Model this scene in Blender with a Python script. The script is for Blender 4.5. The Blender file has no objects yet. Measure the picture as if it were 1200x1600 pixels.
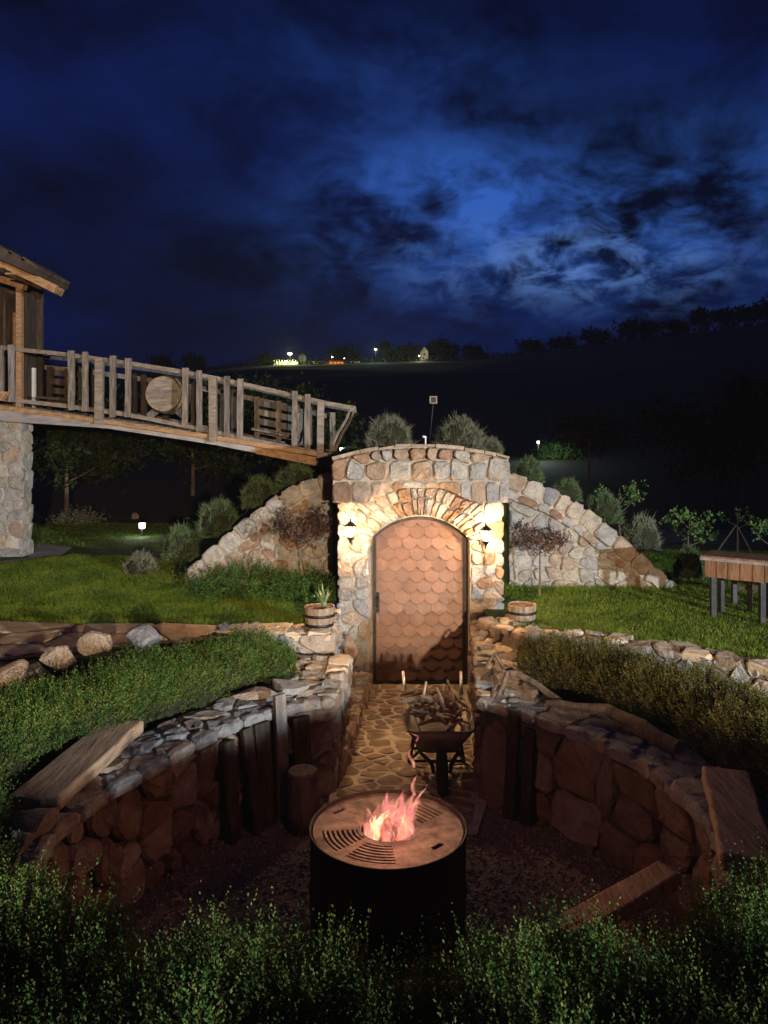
import bpy, math, random
import numpy as np
from mathutils import Vector

random.seed(7); rng = np.random.default_rng(7)
S = bpy.context.scene; COL = S.collection
FPX, HY, HC = 1202.0, 685.0, 2.674            # focal length in photo pixels, eye-level row, eye height
# ------------------------------------------------------------------ camera
cam = bpy.data.objects.new('camera', bpy.data.cameras.new('camera')); COL.objects.link(cam)
cam.location = (0, 0, HC); cam.rotation_euler = (math.radians(90), 0, 0)
cam.data.sensor_fit = 'VERTICAL'; cam.data.sensor_height = 24; cam.data.lens = FPX/1600*24
cam.data.shift_y = -(800-HY)/1600; cam.data.clip_start = .05; cam.data.clip_end = 3000
S.camera = cam
# ------------------------------------------------------------------ world: night sky with broken cloud
W = bpy.data.worlds.new('World'); S.world = W; W.use_nodes = True
nt = W.node_tree; nt.nodes.clear()
def N(t, **k):
    n = nt.nodes.new(t)
    for a, b in k.items(): setattr(n, a, b)
    return n
def wl(a, b): nt.links.new(a, b)
def wm(op, a, b=None, c=None):
    n = N('ShaderNodeMath', operation=op)
    for i, v in enumerate((a, b, c)):
        if v is None: continue
        if isinstance(v, (int, float)): n.inputs[i].default_value = v
        else: wl(v, n.inputs[i])
    return n.outputs[0]
tc = N('ShaderNodeTexCoord'); sep = N('ShaderNodeSeparateXYZ'); wl(tc.outputs['Generated'], sep.inputs[0])
X, Y, Z = sep.outputs
zz = wm('ADD', wm('MAXIMUM', Z, 0.0), .42)
comb = N('ShaderNodeCombineXYZ'); wl(wm('DIVIDE', X, zz), comb.inputs[0]); wl(wm('DIVIDE', Y, zz), comb.inputs[1]); comb.inputs[2].default_value = 3.3
def wnoise(scale, detail, rough, dist, off):
    m = N('ShaderNodeMapping'); m.inputs['Location'].default_value = off; wl(comb.outputs[0], m.inputs[0])
    n = N('ShaderNodeTexNoise'); n.inputs['Scale'].default_value = scale; n.inputs['Detail'].default_value = detail
    n.inputs['Roughness'].default_value = rough; n.inputs['Distortion'].default_value = dist
    wl(m.outputs[0], n.inputs['Vector']); return n.outputs['Fac']
def wramp(f, a, b):
    n = N('ShaderNodeMapRange', interpolation_type='SMOOTHSTEP'); wl(f, n.inputs[0]); n.inputs[1].default_value = a; n.inputs[2].default_value = b
    return n.outputs[0]
def lobe(px, py, sx, sy):     # smooth break in the cloud round one direction
    u = wm('DIVIDE', X, wm('MAXIMUM', Y, .05)); v = wm('DIVIDE', Z, wm('MAXIMUM', Y, .05))
    a = wm('DIVIDE', wm('SUBTRACT', u, (px-600)/FPX), sx/FPX); b = wm('DIVIDE', wm('SUBTRACT', v, (HY-py)/FPX), sy/FPX)
    r = wm('ADD', wm('MULTIPLY', a, a), wm('MULTIPLY', b, b))
    return wm('MULTIPLY', wm('POWER', 2.718, wm('MULTIPLY', r, -1)), wramp(Y, .05, .3))
big = wnoise(1.5, 4, .55, .3, (1.7, .4, 0)); fine = wnoise(4.6, 9, .62, .35, (0.3, 2.1, 1)); wisp = wnoise(12, 8, .62, .4, (0, 2, 5))
base = wm('MULTIPLY', wramp(wm('ADD', wm('MULTIPLY', big, .6), wm('MULTIPLY', fine, .4)), .38, .66), wm('SUBTRACT', 1.0, wm('MULTIPLY', lobe(330, 400, 330, 170), .75)))
L1 = wm('ADD', wm('ADD', lobe(850, 360, 300, 105), wm('MULTIPLY', lobe(690, 295, 170, 75), .8)), wm('ADD', wm('MULTIPLY', lobe(1130, 290, 190, 110), .55), wm('MULTIPLY', lobe(640, 130, 240, 100), .20)))
gap = wm('MULTIPLY', L1, wramp(wm('ADD', wm('MULTIPLY', fine,   .65), wm('MULTIPLY', wisp, .35)), .37, .66))
def wmix(f, a, b, blend='MIX'):
    n = N('ShaderNodeMix', data_type='RGBA', blend_type=blend)
    if isinstance(f, (int, float)): n.inputs[0].default_value = f
    else: wl(f, n.inputs[0])
    for i, v in ((6, a), (7, b)):
        if isinstance(v, tuple): n.inputs[i].default_value = (*v, 1)
        else: wl(v, n.inputs[i])
    return n.outputs[2]
c0 = wmix(base, (.0011, .0022, .013), (.0036, .0118, .085))
c1 = wmix(gap, c0, (.032, .120, .50))
c2 = wmix(wm('MULTIPLY', wm('MULTIPLY', lobe(900, 415, 210, 55), wramp(wisp, .42, .68)), .75), c1, (.13, .27, .66))
low = wm('SUBTRACT', 1.0, wramp(Z, .0, .24))
c3 = wmix(wm('MULTIPLY', low, .55), c2, (.0035, .0060, .034))
bg = N('ShaderNodeBackground'); wl(c3, bg.inputs[0]); bg.inputs[1].default_value = 1.0
wo = N('ShaderNodeOutputWorld'); wl(bg.outputs[0], wo.inputs[0])
# ------------------------------------------------------------------ lamps and exposure
def lamp(name, kind, loc, energy, col, radius=.05, aim=None, size=60, blend=.6):
    d = bpy.data.lights.new(name, kind); d.energy = energy; d.color = col; d.shadow_soft_size = radius
    o = bpy.data.objects.new(name, d); COL.objects.link(o); o.location = loc
    if kind == 'SPOT':
        d.spot_size = math.radians(size); d.spot_blend = blend
        o.rotation_euler = (Vector(aim)-Vector(loc)).to_track_quat('-Z', 'Y').to_euler()
    return o
FLOOD = (9.0, -5.0, 2.80); PORCH = (2.2, -7.5, 3.0)
lamp('floodlight_beam', 'SPOT', FLOOD, 12500, (.86, .94, 1.0), .10, (-1.6, 8.0, 1.2), 66, .7)
LANT_L, LANT_R = (-.340, 7.77, 1.74), (1.03, 7.77, 1.70)
lamp('lantern_bulb', 'POINT', LANT_L, 150, (1, .58, .27), .02)
lamp('lantern_bulb', 'POINT', LANT_R, 150, (1, .58, .27), .02)
lamp('fire_glow', 'POINT', (.04, 3.82, 1.04), 12, (1, .36, .20), .10)
lamp('porch_lamp', 'SPOT', PORCH, 9800, (1, .72, .45), .12, (-2.6, 7.8, .9), 58, .9)
S.view_settings.view_transform = 'Standard'; S.view_settings.look = 'None'; S.view_settings.exposure = 0; S.view_settings.gamma = 1
S.view_settings.use_curve_mapping = False
S.cycles.use_denoising = True; S.cycles.max_bounces = 6; S.cycles.transparent_max_bounces = 24
S.cycles.sample_clamp_indirect = 4; S.cycles.caustics_reflective = False; S.cycles.caustics_refractive = False

# ------------------------------------------------------------------ helpers
def at(px, py, y): return Vector(((px-600)*y/FPX, y, HC-(py-HY)*y/FPX))
def atz(px, py, z):
    y = (HC-z)*FPX/(py-HY); return Vector(((px-600)*y/FPX, y, z))
WLOC = {}
def tag(o, label, cat, group=None, kind=None):
    o['label'] = label; o['category'] = cat
    if group: o['group'] = group
    if kind: o['kind'] = kind
    return o
def thing(name, label, cat, loc, group=None):
    o = bpy.data.objects.new(name, None); COL.objects.link(o); o.location = loc; o.empty_display_size = .1
    WLOC[o] = np.array(loc, float); return tag(o, label, cat, group)
def make_mesh(name, V, F, mat, smooth=False):
    me = bpy.data.meshes.new(name)
    if isinstance(F, np.ndarray):
        n, k = F.shape
        me.vertices.add(len(V)); me.vertices.foreach_set('co', np.asarray(V, np.float32).ravel())
        me.loops.add(n*k); me.loops.foreach_set('vertex_index', F.astype(np.int32).ravel())
        me.polygons.add(n); me.polygons.foreach_set('loop_start', np.arange(0, n*k, k, dtype=np.int32))
        me.update(calc_edges=True)
    else:
        me.from_pydata([tuple(v) for v in V], [], [tuple(f) for f in F]); me.update()
    if mat: me.materials.append(mat)
    if smooth: me.polygons.foreach_set('use_smooth', [True]*len(me.polygons))
    return me
def obj(name, VF, mat, parent=None, smooth=False, kind=None):
    V, F = VF; V = np.asarray(V, float)
    if parent is None:
        off = np.array([V[:, 0].mean(), V[:, 1].mean(), V[:, 2].min()])
        if kind == 'structure': off = np.zeros(3)
    else: off = WLOC[parent]
    o = bpy.data.objects.new(name, make_mesh(name, V-off, F, mat, smooth)); COL.objects.link(o)
    if parent is None: o.location = off
    else: o.parent = parent
    WLOC[o] = off
    if kind: o['kind'] = kind
    return o
def join(*parts):
    V = []; F = []; n = 0
    for v, f in parts:
        V += [tuple(p) for p in v]; F += [tuple(i+n for i in q) for q in f]; n += len(v)
    return V, F
def box(x0, x1, y0, y1, z0, z1):
    V = [(x, y, z) for z in (z0, z1) for y in (y0, y1) for x in (x0, x1)]
    return V, [(0,2,3,1), (4,5,7,6), (0,1,5,4), (2,6,7,3), (0,4,6,2), (1,3,7,5)]
def beam(a, b, w, t, up=(0,0,1), jit=0, seg=1, taper=1.0):
    """board from a to b, width w across, thickness t along 'up'"""
    a = Vector(a); b = Vector(b); d = (b-a).normalized(); s = d.cross(Vector(up)).normalized(); u = s.cross(d)
    V = []; F = []
    for i in range(seg+1):
        c = a.lerp(b, i/seg); k = 1+(taper-1)*i/seg
        ww = w*k*(1+random.uniform(-jit, jit)); c = c+s*random.uniform(-jit, jit)*w*.5
        for p, q in ((-1,-1), (1,-1), (1,1), (-1,1)): V.append(c+s*(p*ww/2)+u*(q*t/2))
    for i in range(seg):
        for j in range(4):
            F.append((i*4+j, i*4+(j+1)%4, i*4+4+(j+1)%4, i*4+4+j))
    F.append((3,2,1,0)); n = seg*4; F.append((n, n+1, n+2, n+3)); return V, F
def tube(pts, rad, n=7, caps=True, rough=0):
    pts = [Vector(p) for p in pts]; V = []; F = []
    if isinstance(rad, (int, float)): rad = [rad]*len(pts)
    ref = Vector((0, 0, 1))
    for i, p in enumerate(pts):
        d = (pts[min(i+1, len(pts)-1)]-pts[max(i-1, 0)]).normalized()
        if abs(d.dot(ref)) > .95: ref = Vector((1, 0, 0))
        s = d.cross(ref).normalized(); u = s.cross(d)
        for k in range(n):
            a = 2*math.pi*k/n; r = rad[i]*(1+random.uniform(-rough, rough)); V.append(p+s*math.cos(a)*r+u*math.sin(a)*r)
    for i in range(len(pts)-1):
        for k in range(n): F.append((i*n+k, i*n+(k+1)%n, (i+1)*n+(k+1)%n, (i+1)*n+k))
    if caps: F.append(tuple(range(n-1, -1, -1))); m = (len(pts)-1)*n; F.append(tuple(m+k for k in range(n)))
    return V, F
def lathe(prof, c, n=24, caps=True):
    V = []; F = []
    for r, z in prof:
        for k in range(n):
            a = 2*math.pi*k/n; V.append((c[0]+r*math.cos(a), c[1]+r*math.sin(a), c[2]+z))
    for i in range(len(prof)-1):
        for k in range(n): F.append((i*n+k, i*n+(k+1)%n, (i+1)*n+(k+1)%n, (i+1)*n+k))
    if caps: F.append(tuple(range(n-1, -1, -1))); m = (len(prof)-1)*n; F.append(tuple(m+k for k in range(n)))
    return V, F
def prism(poly, y0, y1):
    """polygon in XZ pushed from y0 to y1"""
    n = len(poly); V = [(x, y0, z) for x, z in poly]+[(x, y1, z) for x, z in poly]
    F = [tuple(range(n)), tuple(range(2*n-1, n-1, -1))]+[(i, i+n, (i+1) % n+n, (i+1) % n) for i in range(n)]
    return V, F
# polygons
def clip_half(P, p, n):            # keep the side where (q-p).n <= 0
    out = []
    for i in range(len(P)):
        a, b = P[i], P[(i+1) % len(P)]
        da = (a[0]-p[0])*n[0]+(a[1]-p[1])*n[1]; db = (b[0]-p[0])*n[0]+(b[1]-p[1])*n[1]
        if da <= 0: out.append(a)
        if (da < 0 < db) or (db < 0 < da):
            t = da/(da-db); out.append((a[0]+(b[0]-a[0])*t, a[1]+(b[1]-a[1])*t))
    return out
def area(P): return sum(P[i][0]*P[(i+1) % len(P)][1]-P[(i+1) % len(P)][0]*P[i][1] for i in range(len(P)))/2
def voro(dom, seeds, joint, asp=1.0):
    if area(dom) < 0: dom = dom[::-1]
    D = [(x, y*asp) for x, y in dom]; sd = [(x, y*asp) for x, y in seeds]; out = []
    for i, s in enumerate(sd):
        P = D
        for j, q in enumerate(sd):
            if i == j: continue
            dx, dy = q[0]-s[0], q[1]-s[1]; l = math.hypot(dx, dy)
            if l < 1e-6: continue
            nx, ny = dx/l, dy/l; h = l/2-joint/2
            P = clip_half(P, (s[0]+nx*h, s[1]+ny*h), (nx, ny))
            if len(P) < 3: break
        if len(P) >= 3 and abs(area(P)) > joint*joint*3: out.append([(x, y/asp) for x, y in P])
    return out
def inside(P, q):
    x, y = q; c = False
    for i in range(len(P)):
        (x1, y1), (x2, y2) = P[i], P[i-1]
        if (y1 > y) != (y2 > y) and x < (x2-x1)*(y-y1)/(y2-y1)+x1: c = not c
    return c
def seeds_rows(dom, w, h, jit=.32):
    xs = [p[0] for p in dom]; ys = [p[1] for p in dom]; out = []; r = 0; y = min(ys)+h/2
    while y < max(ys)+h*.3:
        x = min(xs)+random.uniform(.1, .9)*w
        while x < max(xs)+.2*w:
            q = (x+random.uniform(-jit, jit)*w, y+random.uniform(-jit, jit)*h)
            if inside(dom, q): out.append(q)
            x += w*random.uniform(.65, 1.4)
        y += h*random.uniform(.8, 1.2)
    return out
def stone_vf(P, fmap, h, rough=.5, cut=.3):
    if area(P) < 0: P = P[::-1]
    # drop tiny edges, cut corners
    Q = []
    for i in range(len(P)):
        a, b = P[i], P[(i+1) % len(P)]; l = math.hypot(b[0]-a[0], b[1]-a[1])
        if l < .006: continue
        k = min(cut, .035/l if l > .1 else cut)
        Q.append((a[0]+(b[0]-a[0])*k, a[1]+(b[1]-a[1])*k)); Q.append((b[0]+(a[0]-b[0])*k, b[1]+(a[1]-b[1])*k))
        if l > .16: Q.insert(-1, ((a[0]+b[0])/2, (a[1]+b[1])/2))
    if len(Q) < 3: Q = P
    cx = sum(p[0] for p in Q)/len(Q); cy = sum(p[1] for p in Q)/len(Q); n = len(Q)
    sz = math.sqrt(abs(area(Q))); V = []; j = .03*sz*rough*2
    Q = [(x+random.uniform(-j, j), y+random.uniform(-j, j)) for x, y in Q]
    tx, ty = random.uniform(-.25, .25)*rough, random.uniform(-.25, .25)*rough
    for x, y in Q: V.append(fmap(x, y, -.03))
    for x, y in Q: V.append(fmap(x, y, h*(.45+random.uniform(-.15, .15))+(x-cx)*tx+(y-cy)*ty))
    for x, y in Q:
        k = .84+random.uniform(-.07, .07); X_, Y_ = cx+(x-cx)*k, cy+(y-cy)*k
        V.append(fmap(X_, Y_, h*(1+random.uniform(-.22, .22))+(X_-cx)*tx+(Y_-cy)*ty))
    V.append(fmap(cx+random.uniform(-.1, .1)*sz, cy+random.uniform(-.1, .1)*sz, h*(1.0+random.uniform(-.15, .2))))
    F = []
    for r in (0, n):
        for i in range(n): F.append((r+i, r+(i+1) % n, r+n+(i+1) % n, r+n+i))
    for i in range(n): F.append((2*n+i, 2*n+(i+1) % n, 3*n))
    return V, F
def stones(parent, dom, fmap, w, h, joint, depth, mats, asp=1.0, jit=.32, rough=.5, name='stone', seeds=None):
    c = 0
    for P in voro(dom, seeds or seeds_rows(dom, w, h, jit), joint, asp):
        obj(name, stone_vf(P, fmap, depth*random.uniform(.7, 1.35), rough), random.choice(mats), parent); c += 1
    return c
def path_frame(pts):
    P = [Vector((p[0], p[1])) for p in pts]; L = [0]
    for a, b in zip(P, P[1:]): L.append(L[-1]+(b-a).length)
    def f(s):
        s = max(0, min(L[-1]-1e-6, s)); i = max(k for k in range(len(L)-1) if L[k] <= s)
        t = (s-L[i])/(L[i+1]-L[i]); p = P[i].lerp(P[i+1], t)
        def tan(k):
            a = P[max(k-1, 0)]; b = P[min(k+1, len(P)-1)]; return (b-a).normalized()
        d = tan(i).lerp(tan(i+1), t).normalized(); return p, Vector((-d.y, d.x))   # left-hand normal
    return f, L[-1]
def smooth_path(pts, it=2):
    for _ in range(it):
        q = [pts[0]]
        for a, b in zip(pts, pts[1:]):
            q += [(a[0]*.75+b[0]*.25, a[1]*.75+b[1]*.25), (a[0]*.25+b[0]*.75, a[1]*.25+b[1]*.75)]
        q.append(pts[-1]); pts = q
    return pts
# ------------------------------------------------------------------ materials
def new_mat(name):
    m = bpy.data.materials.new(name); m.use_nodes = True; t = m.node_tree; b = t.nodes['Principled BSDF']; return m, t, b
def mnode(t, ty, **k):
    n = t.nodes.new(ty)
    for a, b in k.items():
        if a in n.inputs: n.inputs[a].default_value = b
        else: setattr(n, a, b)
    return n
def coords(t, rnd=True, scale=(1,1,1)):
    tc = t.nodes.new('ShaderNodeTexCoord'); v = tc.outputs['Object']
    if rnd:
        oi = t.nodes.new('ShaderNodeObjectInfo'); mu = mnode(t, 'ShaderNodeMath', operation='MULTIPLY'); mu.inputs[1].default_value = 37
        t.links.new(oi.outputs['Random'], mu.inputs[0]); ad = mnode(t, 'ShaderNodeVectorMath', operation='ADD')
        t.links.new(v, ad.inputs[0]); t.links.new(mu.outputs[0], ad.inputs[1]); v = ad.outputs[0]
    if scale != (1,1,1):
        mp = mnode(t, 'ShaderNodeMapping'); mp.inputs['Scale'].default_value = scale; t.links.new(v, mp.inputs[0]); v = mp.outputs[0]
    return v
def ramp(t, fac, stops):
    r = t.nodes.new('ShaderNodeValToRGB'); e = r.color_ramp.elements
    while len(e) < len(stops): e.new(.5)
    for i, (p, c) in enumerate(stops): e[i].position = p; e[i].color = (*c, 1)
    t.links.new(fac, r.inputs[0]); return r.outputs[0]
def rough_mat(name, cols, scale=6, rough=.9, bump=.4, bscale=30, rnd=True, stretch=(1,1,1), var=.35, metal=0, spec=.3, bdist=.02, objvar=None, detail=7):
    """noise-blended colours, per-object tint and two octaves of bump"""
    m, t, b = new_mat(name); v = coords(t, rnd, stretch)
    n1 = mnode(t, 'ShaderNodeTexNoise', Scale=scale, Detail=float(detail), Roughness=.62 if detail < 9 else .72); t.links.new(v, n1.inputs['Vector'])
    k = len(cols); col = ramp(t, n1.outputs['Fac'], [(.3+.4*i/(k-1), c) for i, c in enumerate(cols)])
    if rnd:
        oi = t.nodes.new('ShaderNodeObjectInfo')
        mx = mnode(t, 'ShaderNodeMix', data_type='RGBA', blend_type='MULTIPLY'); mx.inputs[0].default_value = 1
        tint = ramp(t, oi.outputs['Random'], objvar or [(0, (1-var, 1-var, 1-var*.9)), (.35, (1, .96, .9)), (.6, (1-var*.5, 1-var*.6, 1-var*.8)), (1, (1.0, 1.0, 1.0))])
        t.links.new(col, mx.inputs[6]); t.links.new(tint, mx.inputs[7]); col = mx.outputs[2]
    t.links.new(col, b.inputs['Base Color']); b.inputs['Roughness'].default_value = rough; b.inputs['Metallic'].default_value = metal
    b.inputs['Specular IOR Level'].default_value = spec
    n2 = mnode(t, 'ShaderNodeTexNoise', Scale=bscale, Detail=8.0, Roughness=.65); t.links.new(v, n2.inputs['Vector'])
    ad = mnode(t, 'ShaderNodeMath', operation='MULTIPLY_ADD'); ad.inputs[1].default_value = .6; t.links.new(n2.outputs['Fac'], ad.inputs[0]); t.links.new(n1.outputs['Fac'], ad.inputs[2])
    bp = mnode(t, 'ShaderNodeBump', Strength=bump, Distance=bdist); t.links.new(ad.outputs[0], bp.inputs['Height']); t.links.new(bp.outputs[0], b.inputs['Normal'])
    return m
def leaf_mat(name, cols, scale=5, rough=.75, trans=.25):
    m, t, b = new_mat(name); v = coords(t, False)
    n1 = mnode(t, 'ShaderNodeTexNoise', Scale=scale, Detail=3.0); t.links.new(v, n1.inputs['Vector'])
    n2 = mnode(t, 'ShaderNodeTexWhiteNoise'); sn = mnode(t, 'ShaderNodeVectorMath', operation='SNAP'); sn.inputs[1].default_value = (.03,.03,.03)
    t.links.new(v, sn.inputs[0]); t.links.new(sn.outputs[0], n2.inputs['Vector'])
    a = mnode(t, 'ShaderNodeMath', operation='MULTIPLY_ADD'); a.inputs[1].default_value = .34; t.links.new(n2.outputs['Value'], a.inputs[0])
    s = mnode(t, 'ShaderNodeMath', operation='SUBTRACT'); s.inputs[1].default_value = .17; t.links.new(n1.outputs['Fac'], s.inputs[0]); t.links.new(s.outputs[0], a.inputs[2])
    k = len(cols); c = ramp(t, a.outputs[0], [(.3+.4*i/(k-1), c) for i, c in enumerate(cols)])
    t.links.new(c, b.inputs['Base Color']); b.inputs['Roughness'].default_value = rough; b.inputs['Specular IOR Level'].default_value = .12
    tr = mnode(t, 'ShaderNodeBsdfTranslucent'); t.links.new(c, tr.inputs[0]); ms = mnode(t, 'ShaderNodeMixShader'); ms.inputs[0].default_value = trans
    t.links.new(b.outputs[0], ms.inputs[1]); t.links.new(tr.outputs[0], ms.inputs[2]); t.links.new(ms.outputs[0], t.nodes['Material Output'].inputs[0])
    return m
def glow_mat(name, col, strength, mix=0.0):
    m, t, b = new_mat(name); e = mnode(t, 'ShaderNodeEmission', Strength=strength); e.inputs[0].default_value = (*col, 1)
    out = e.outputs[0]
    if mix > 0:
        tr = mnode(t, 'ShaderNodeBsdfTransparent'); ms = mnode(t, 'ShaderNodeMixShader'); ms.inputs[0].default_value = mix
        t.links.new(out, ms.inputs[1]); t.links.new(tr.outputs[0], ms.inputs[2]); out = ms.outputs[0]
    t.links.new(out, t.nodes['Material Output'].inputs[0]); return m
M = {}
M['grey'] = rough_mat('grey_stone', [(.16,.165,.17), (.33,.335,.34), (.47,.46,.44)], 9, .9, .9, 38, bdist=.05, detail=12)
M['tan'] = rough_mat('tan_stone', [(.20,.155,.12), (.36,.29,.235), (.49,.42,.36)], 8, .9, .9, 34, bdist=.05, detail=12)
M['rust'] = rough_mat('rust_stone', [(.15,.09,.06), (.29,.19,.13), (.40,.31,.24)], 7, .9, .9, 34, bdist=.05, detail=12)
M['pale'] = rough_mat('pale_stone', [(.26,.25,.23), (.46,.44,.40), (.60,.57,.52)], 10, .9, .9, 40, bdist=.05, detail=12)
M['brownstone'] = rough_mat('brown_stone', [(.13,.085,.06), (.25,.17,.125), (.36,.27,.20)], 6, .9, .9, 28, bdist=.05, detail=12)
M['mortar'] = rough_mat('mortar', [(.17,.14,.11), (.30,.26,.21), (.38,.33,.27)], 12, .95, .6, 60, rnd=False)
M['darkmortar'] = rough_mat('earthen_joint', [(.04,.03,.025), (.09,.07,.055), (.13,.10,.08)], 12, .95, .8, 40, rnd=False)
M['pathmortar'] = rough_mat('path_mortar', [(.42,.34,.25), (.56,.47,.36), (.64,.56,.45)], 14, .9, .35, 80, rnd=False)
M['pathstone'] = rough_mat('path_stone', [(.24,.18,.125), (.34,.26,.18), (.42,.33,.24)], 16, .8, .4, 60, var=.4)
M['oldwood'] = rough_mat('weathered_wood', [(.12,.085,.06), (.28,.21,.15), (.40,.32,.24)], 5, .85, .6, 22, stretch=(6,6,1), var=.3)
M['greywood'] = rough_mat('silvered_wood', [(.07,.06,.055), (.18,.16,.145), (.28,.255,.235)], 5, .85, .6, 22, stretch=(7,7,1), var=.4)
M['railwood'] = rough_mat('rail_wood', [(.115,.095,.08), (.21,.18,.155), (.30,.265,.23)], 5, .85, .5, 22, stretch=(1.5,7,7), var=.25)
M['benchwood'] = rough_mat('bench_wood', [(.13,.085,.055), (.36,.25,.16), (.46,.34,.23)], 4, .8, .5, 18, stretch=(9,1.2,9), var=.15)
M['honeywood'] = rough_mat('honey_wood', [(.17,.095,.045), (.32,.19,.10), (.42,.27,.15)], 5, .7, .3, 22, stretch=(2,6,6), var=.2)
M['tablewood'] = rough_mat('stained_board', [(.09,.045,.022), (.20,.105,.055), (.28,.16,.09)], 5, .6, .4, 22, stretch=(6,6,1), var=.3)
M['darkwood'] = rough_mat('dark_wood', [(.02,.014,.010), (.05,.035,.025), (.09,.065,.045)], 5, .8, .5, 22, stretch=(7,7,1), var=.4)
M['beampaint'] = rough_mat('grey_beam', [(.16,.15,.15), (.28,.27,.28), (.36,.35,.36)], 3, .8, .2, 22, stretch=(1,5,5), var=.2)
M['darkmetal'] = rough_mat('black_metal', [(.008,.008,.009), (.018,.017,.018), (.035,.028,.024)], 8, .5, .2, 60, metal=.4, var=.1)
M['drum'] = rough_mat('sooty_drum', [(.010,.009,.009), (.02,.018,.017), (.045,.028,.02)], 6, .55, .3, 40, metal=.3, var=.1)
M['plate'] = rough_mat('seared_steel', [(.035,.032,.028), (.15,.138,.12), (.30,.285,.25)], 11, .6, .3, 90, metal=.1, var=.1)
M['frame'] = rough_mat('frame_metal', [(.018,.016,.016), (.032,.028,.027), (.05,.042,.04)], 10, .45, .1, 60, metal=.5, var=.1)
M['copper'] = rough_mat('copper_scale', [(.075,.040,.030), (.108,.060,.045), (.15,.085,.064)], 2.2, .42, .12, 30, metal=.25, var=.16)
M['leaf'] = leaf_mat('hedge_leaf', [(.022,.052,.010), (.045,.110,.020), (.085,.155,.03)], 6)
M['leafmid'] = leaf_mat('hedge_leaf_yellow', [(.03,.05,.010), (.075,.115,.022), (.16,.17,.04)], 9)
M['leafwarm'] = leaf_mat('hedge_leaf_olive', [(.045,.050,.012), (.085,.105,.022), (.15,.15,.035)], 6)
M['leafbrown'] = leaf_mat('hedge_leaf_bronze', [(.05,.035,.012), (.10,.075,.025), (.16,.12,.04)], 9)
M['core'] = rough_mat('hedge_twigs', [(.008,.009,.004), (.018,.02,.008), (.03,.028,.014)], 20, .95, .6, 40, rnd=False)
M['grass'] = leaf_mat('grass_blade', [(.055,.100,.010), (.110,.180,.018), (.18,.23,.03)], 2.2)
M['turf'] = rough_mat('turf', [(.018,.032,.009), (.035,.058,.014), (.055,.07,.022)], 3, .95, .7, 60, rnd=False)
M['shrub'] = leaf_mat('lavender_leaf', [(.09,.10,.065), (.17,.19,.13), (.25,.25,.18)], 9)
M['shrubg'] = leaf_mat('santolina_leaf', [(.05,.09,.035), (.10,.16,.07), (.17,.21,.12)], 9)
M['treeleaf'] = leaf_mat('tree_leaf', [(.012,.02,.008), (.025,.04,.013), (.045,.06,.02)], 3)
M['orchard'] = leaf_mat('orchard_leaf', [(.008,.007,.007), (.018,.014,.013), (.045,.034,.03)], 3)
M['youngleaf'] = leaf_mat('young_leaf', [(.06,.13,.03), (.10,.20,.05), (.17,.25,.08)], 5)
M['redleaf'] = leaf_mat('red_leaf', [(.045,.028,.028), (.085,.055,.05), (.14,.10,.08)], 7)
M['bark'] = rough_mat('bark', [(.05,.035,.025), (.11,.08,.06), (.17,.13,.10)], 12, .9, .8, 40, rnd=False, stretch=(1,1,.3))
M['agave'] = leaf_mat('agave_leaf', [(.12,.19,.10), (.20,.28,.15), (.45,.44,.22)], 14)
M['soil'] = rough_mat('soil', [(.05,.03,.02), (.12,.075,.05), (.20,.13,.09)], 20, .95, .8, 60, rnd=False)
M['ground'] = rough_mat('earth', [(.035,.028,.018), (.07,.055,.035), (.11,.085,.055)], 3, .95, .8, 25, rnd=False)
M['hill'] = rough_mat('hill_scrub', [(.014,.014,.010), (.028,.028,.018), (.045,.04,.028)], .06, .95, .3, .8, rnd=False)
M['gravel'] = rough_mat('gravel_bed', [(.12,.085,.06), (.25,.18,.14), (.38,.30,.23)], 60, .95, 1.0, 90, rnd=False)
M['pebble'] = rough_mat('pebble', [(.14,.10,.07), (.30,.22,.16), (.45,.36,.28)], 25, .85, .3, 90, rnd=False)
M['flag'] = rough_mat('flagstone', [(.32,.24,.16), (.50,.40,.29), (.60,.50,.38)], 4, .85, .6, 30, var=.2)
M['concrete'] = rough_mat('concrete_slab', [(.16,.15,.14), (.26,.25,.24), (.34,.33,.32)], 4, .9, .3, 50, rnd=False)
M['roadgrey'] = rough_mat('road_asphalt', [(.04,.04,.045), (.06,.06,.065), (.08,.08,.09)], 8, .8, .3, 90, rnd=False)
M['rooftile'] = rough_mat('roof_tile', [(.03,.022,.018), (.06,.045,.035), (.09,.07,.055)], 6, .85, .4, 30, var=.3)
M['whitewall'] = rough_mat('white_wall', [(.5,.5,.48), (.65,.65,.62), (.75,.75,.72)], 2, .9, .1, 20)
M['steel'] = rough_mat('galvanised_steel', [(.30,.30,.31), (.45,.45,.47), (.60,.60,.62)], 12, .4, .1, 60, metal=.7, var=.1)
M['barrow'] = rough_mat('barrow_tray', [(.09,.07,.055), (.17,.14,.115), (.24,.20,.17)], 9, .5, .2, 50, metal=.4, var=.1)
M['stickwood'] = rough_mat('stick_bark', [(.14,.09,.06), (.34,.24,.16), (.56,.44,.32)], 9, .9, .7, 40, var=.5)
M['rubber'] = rough_mat('rubber', [(.012,.012,.012), (.02,.02,.02), (.03,.03,.03)], 20, .8, .2, 60, var=.1)
M['white'] = rough_mat('white_metal', [(.6,.6,.6), (.7,.7,.7), (.8,.8,.8)], 20, .4, .05, 60, var=.05)
M['lampglass'] = glow_mat('lantern_glass', (1, .74, .38), 5.5, .62)
M['whiteglow'] = glow_mat('white_lamp_glow', (.95, 1, .85), 8)
M['yellowglow'] = glow_mat('street_lamp_glow', (1, 1, .62), 30)
M['orangeglow'] = glow_mat('orange_lit_front', (1, .20, .03), 1.2)
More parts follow.
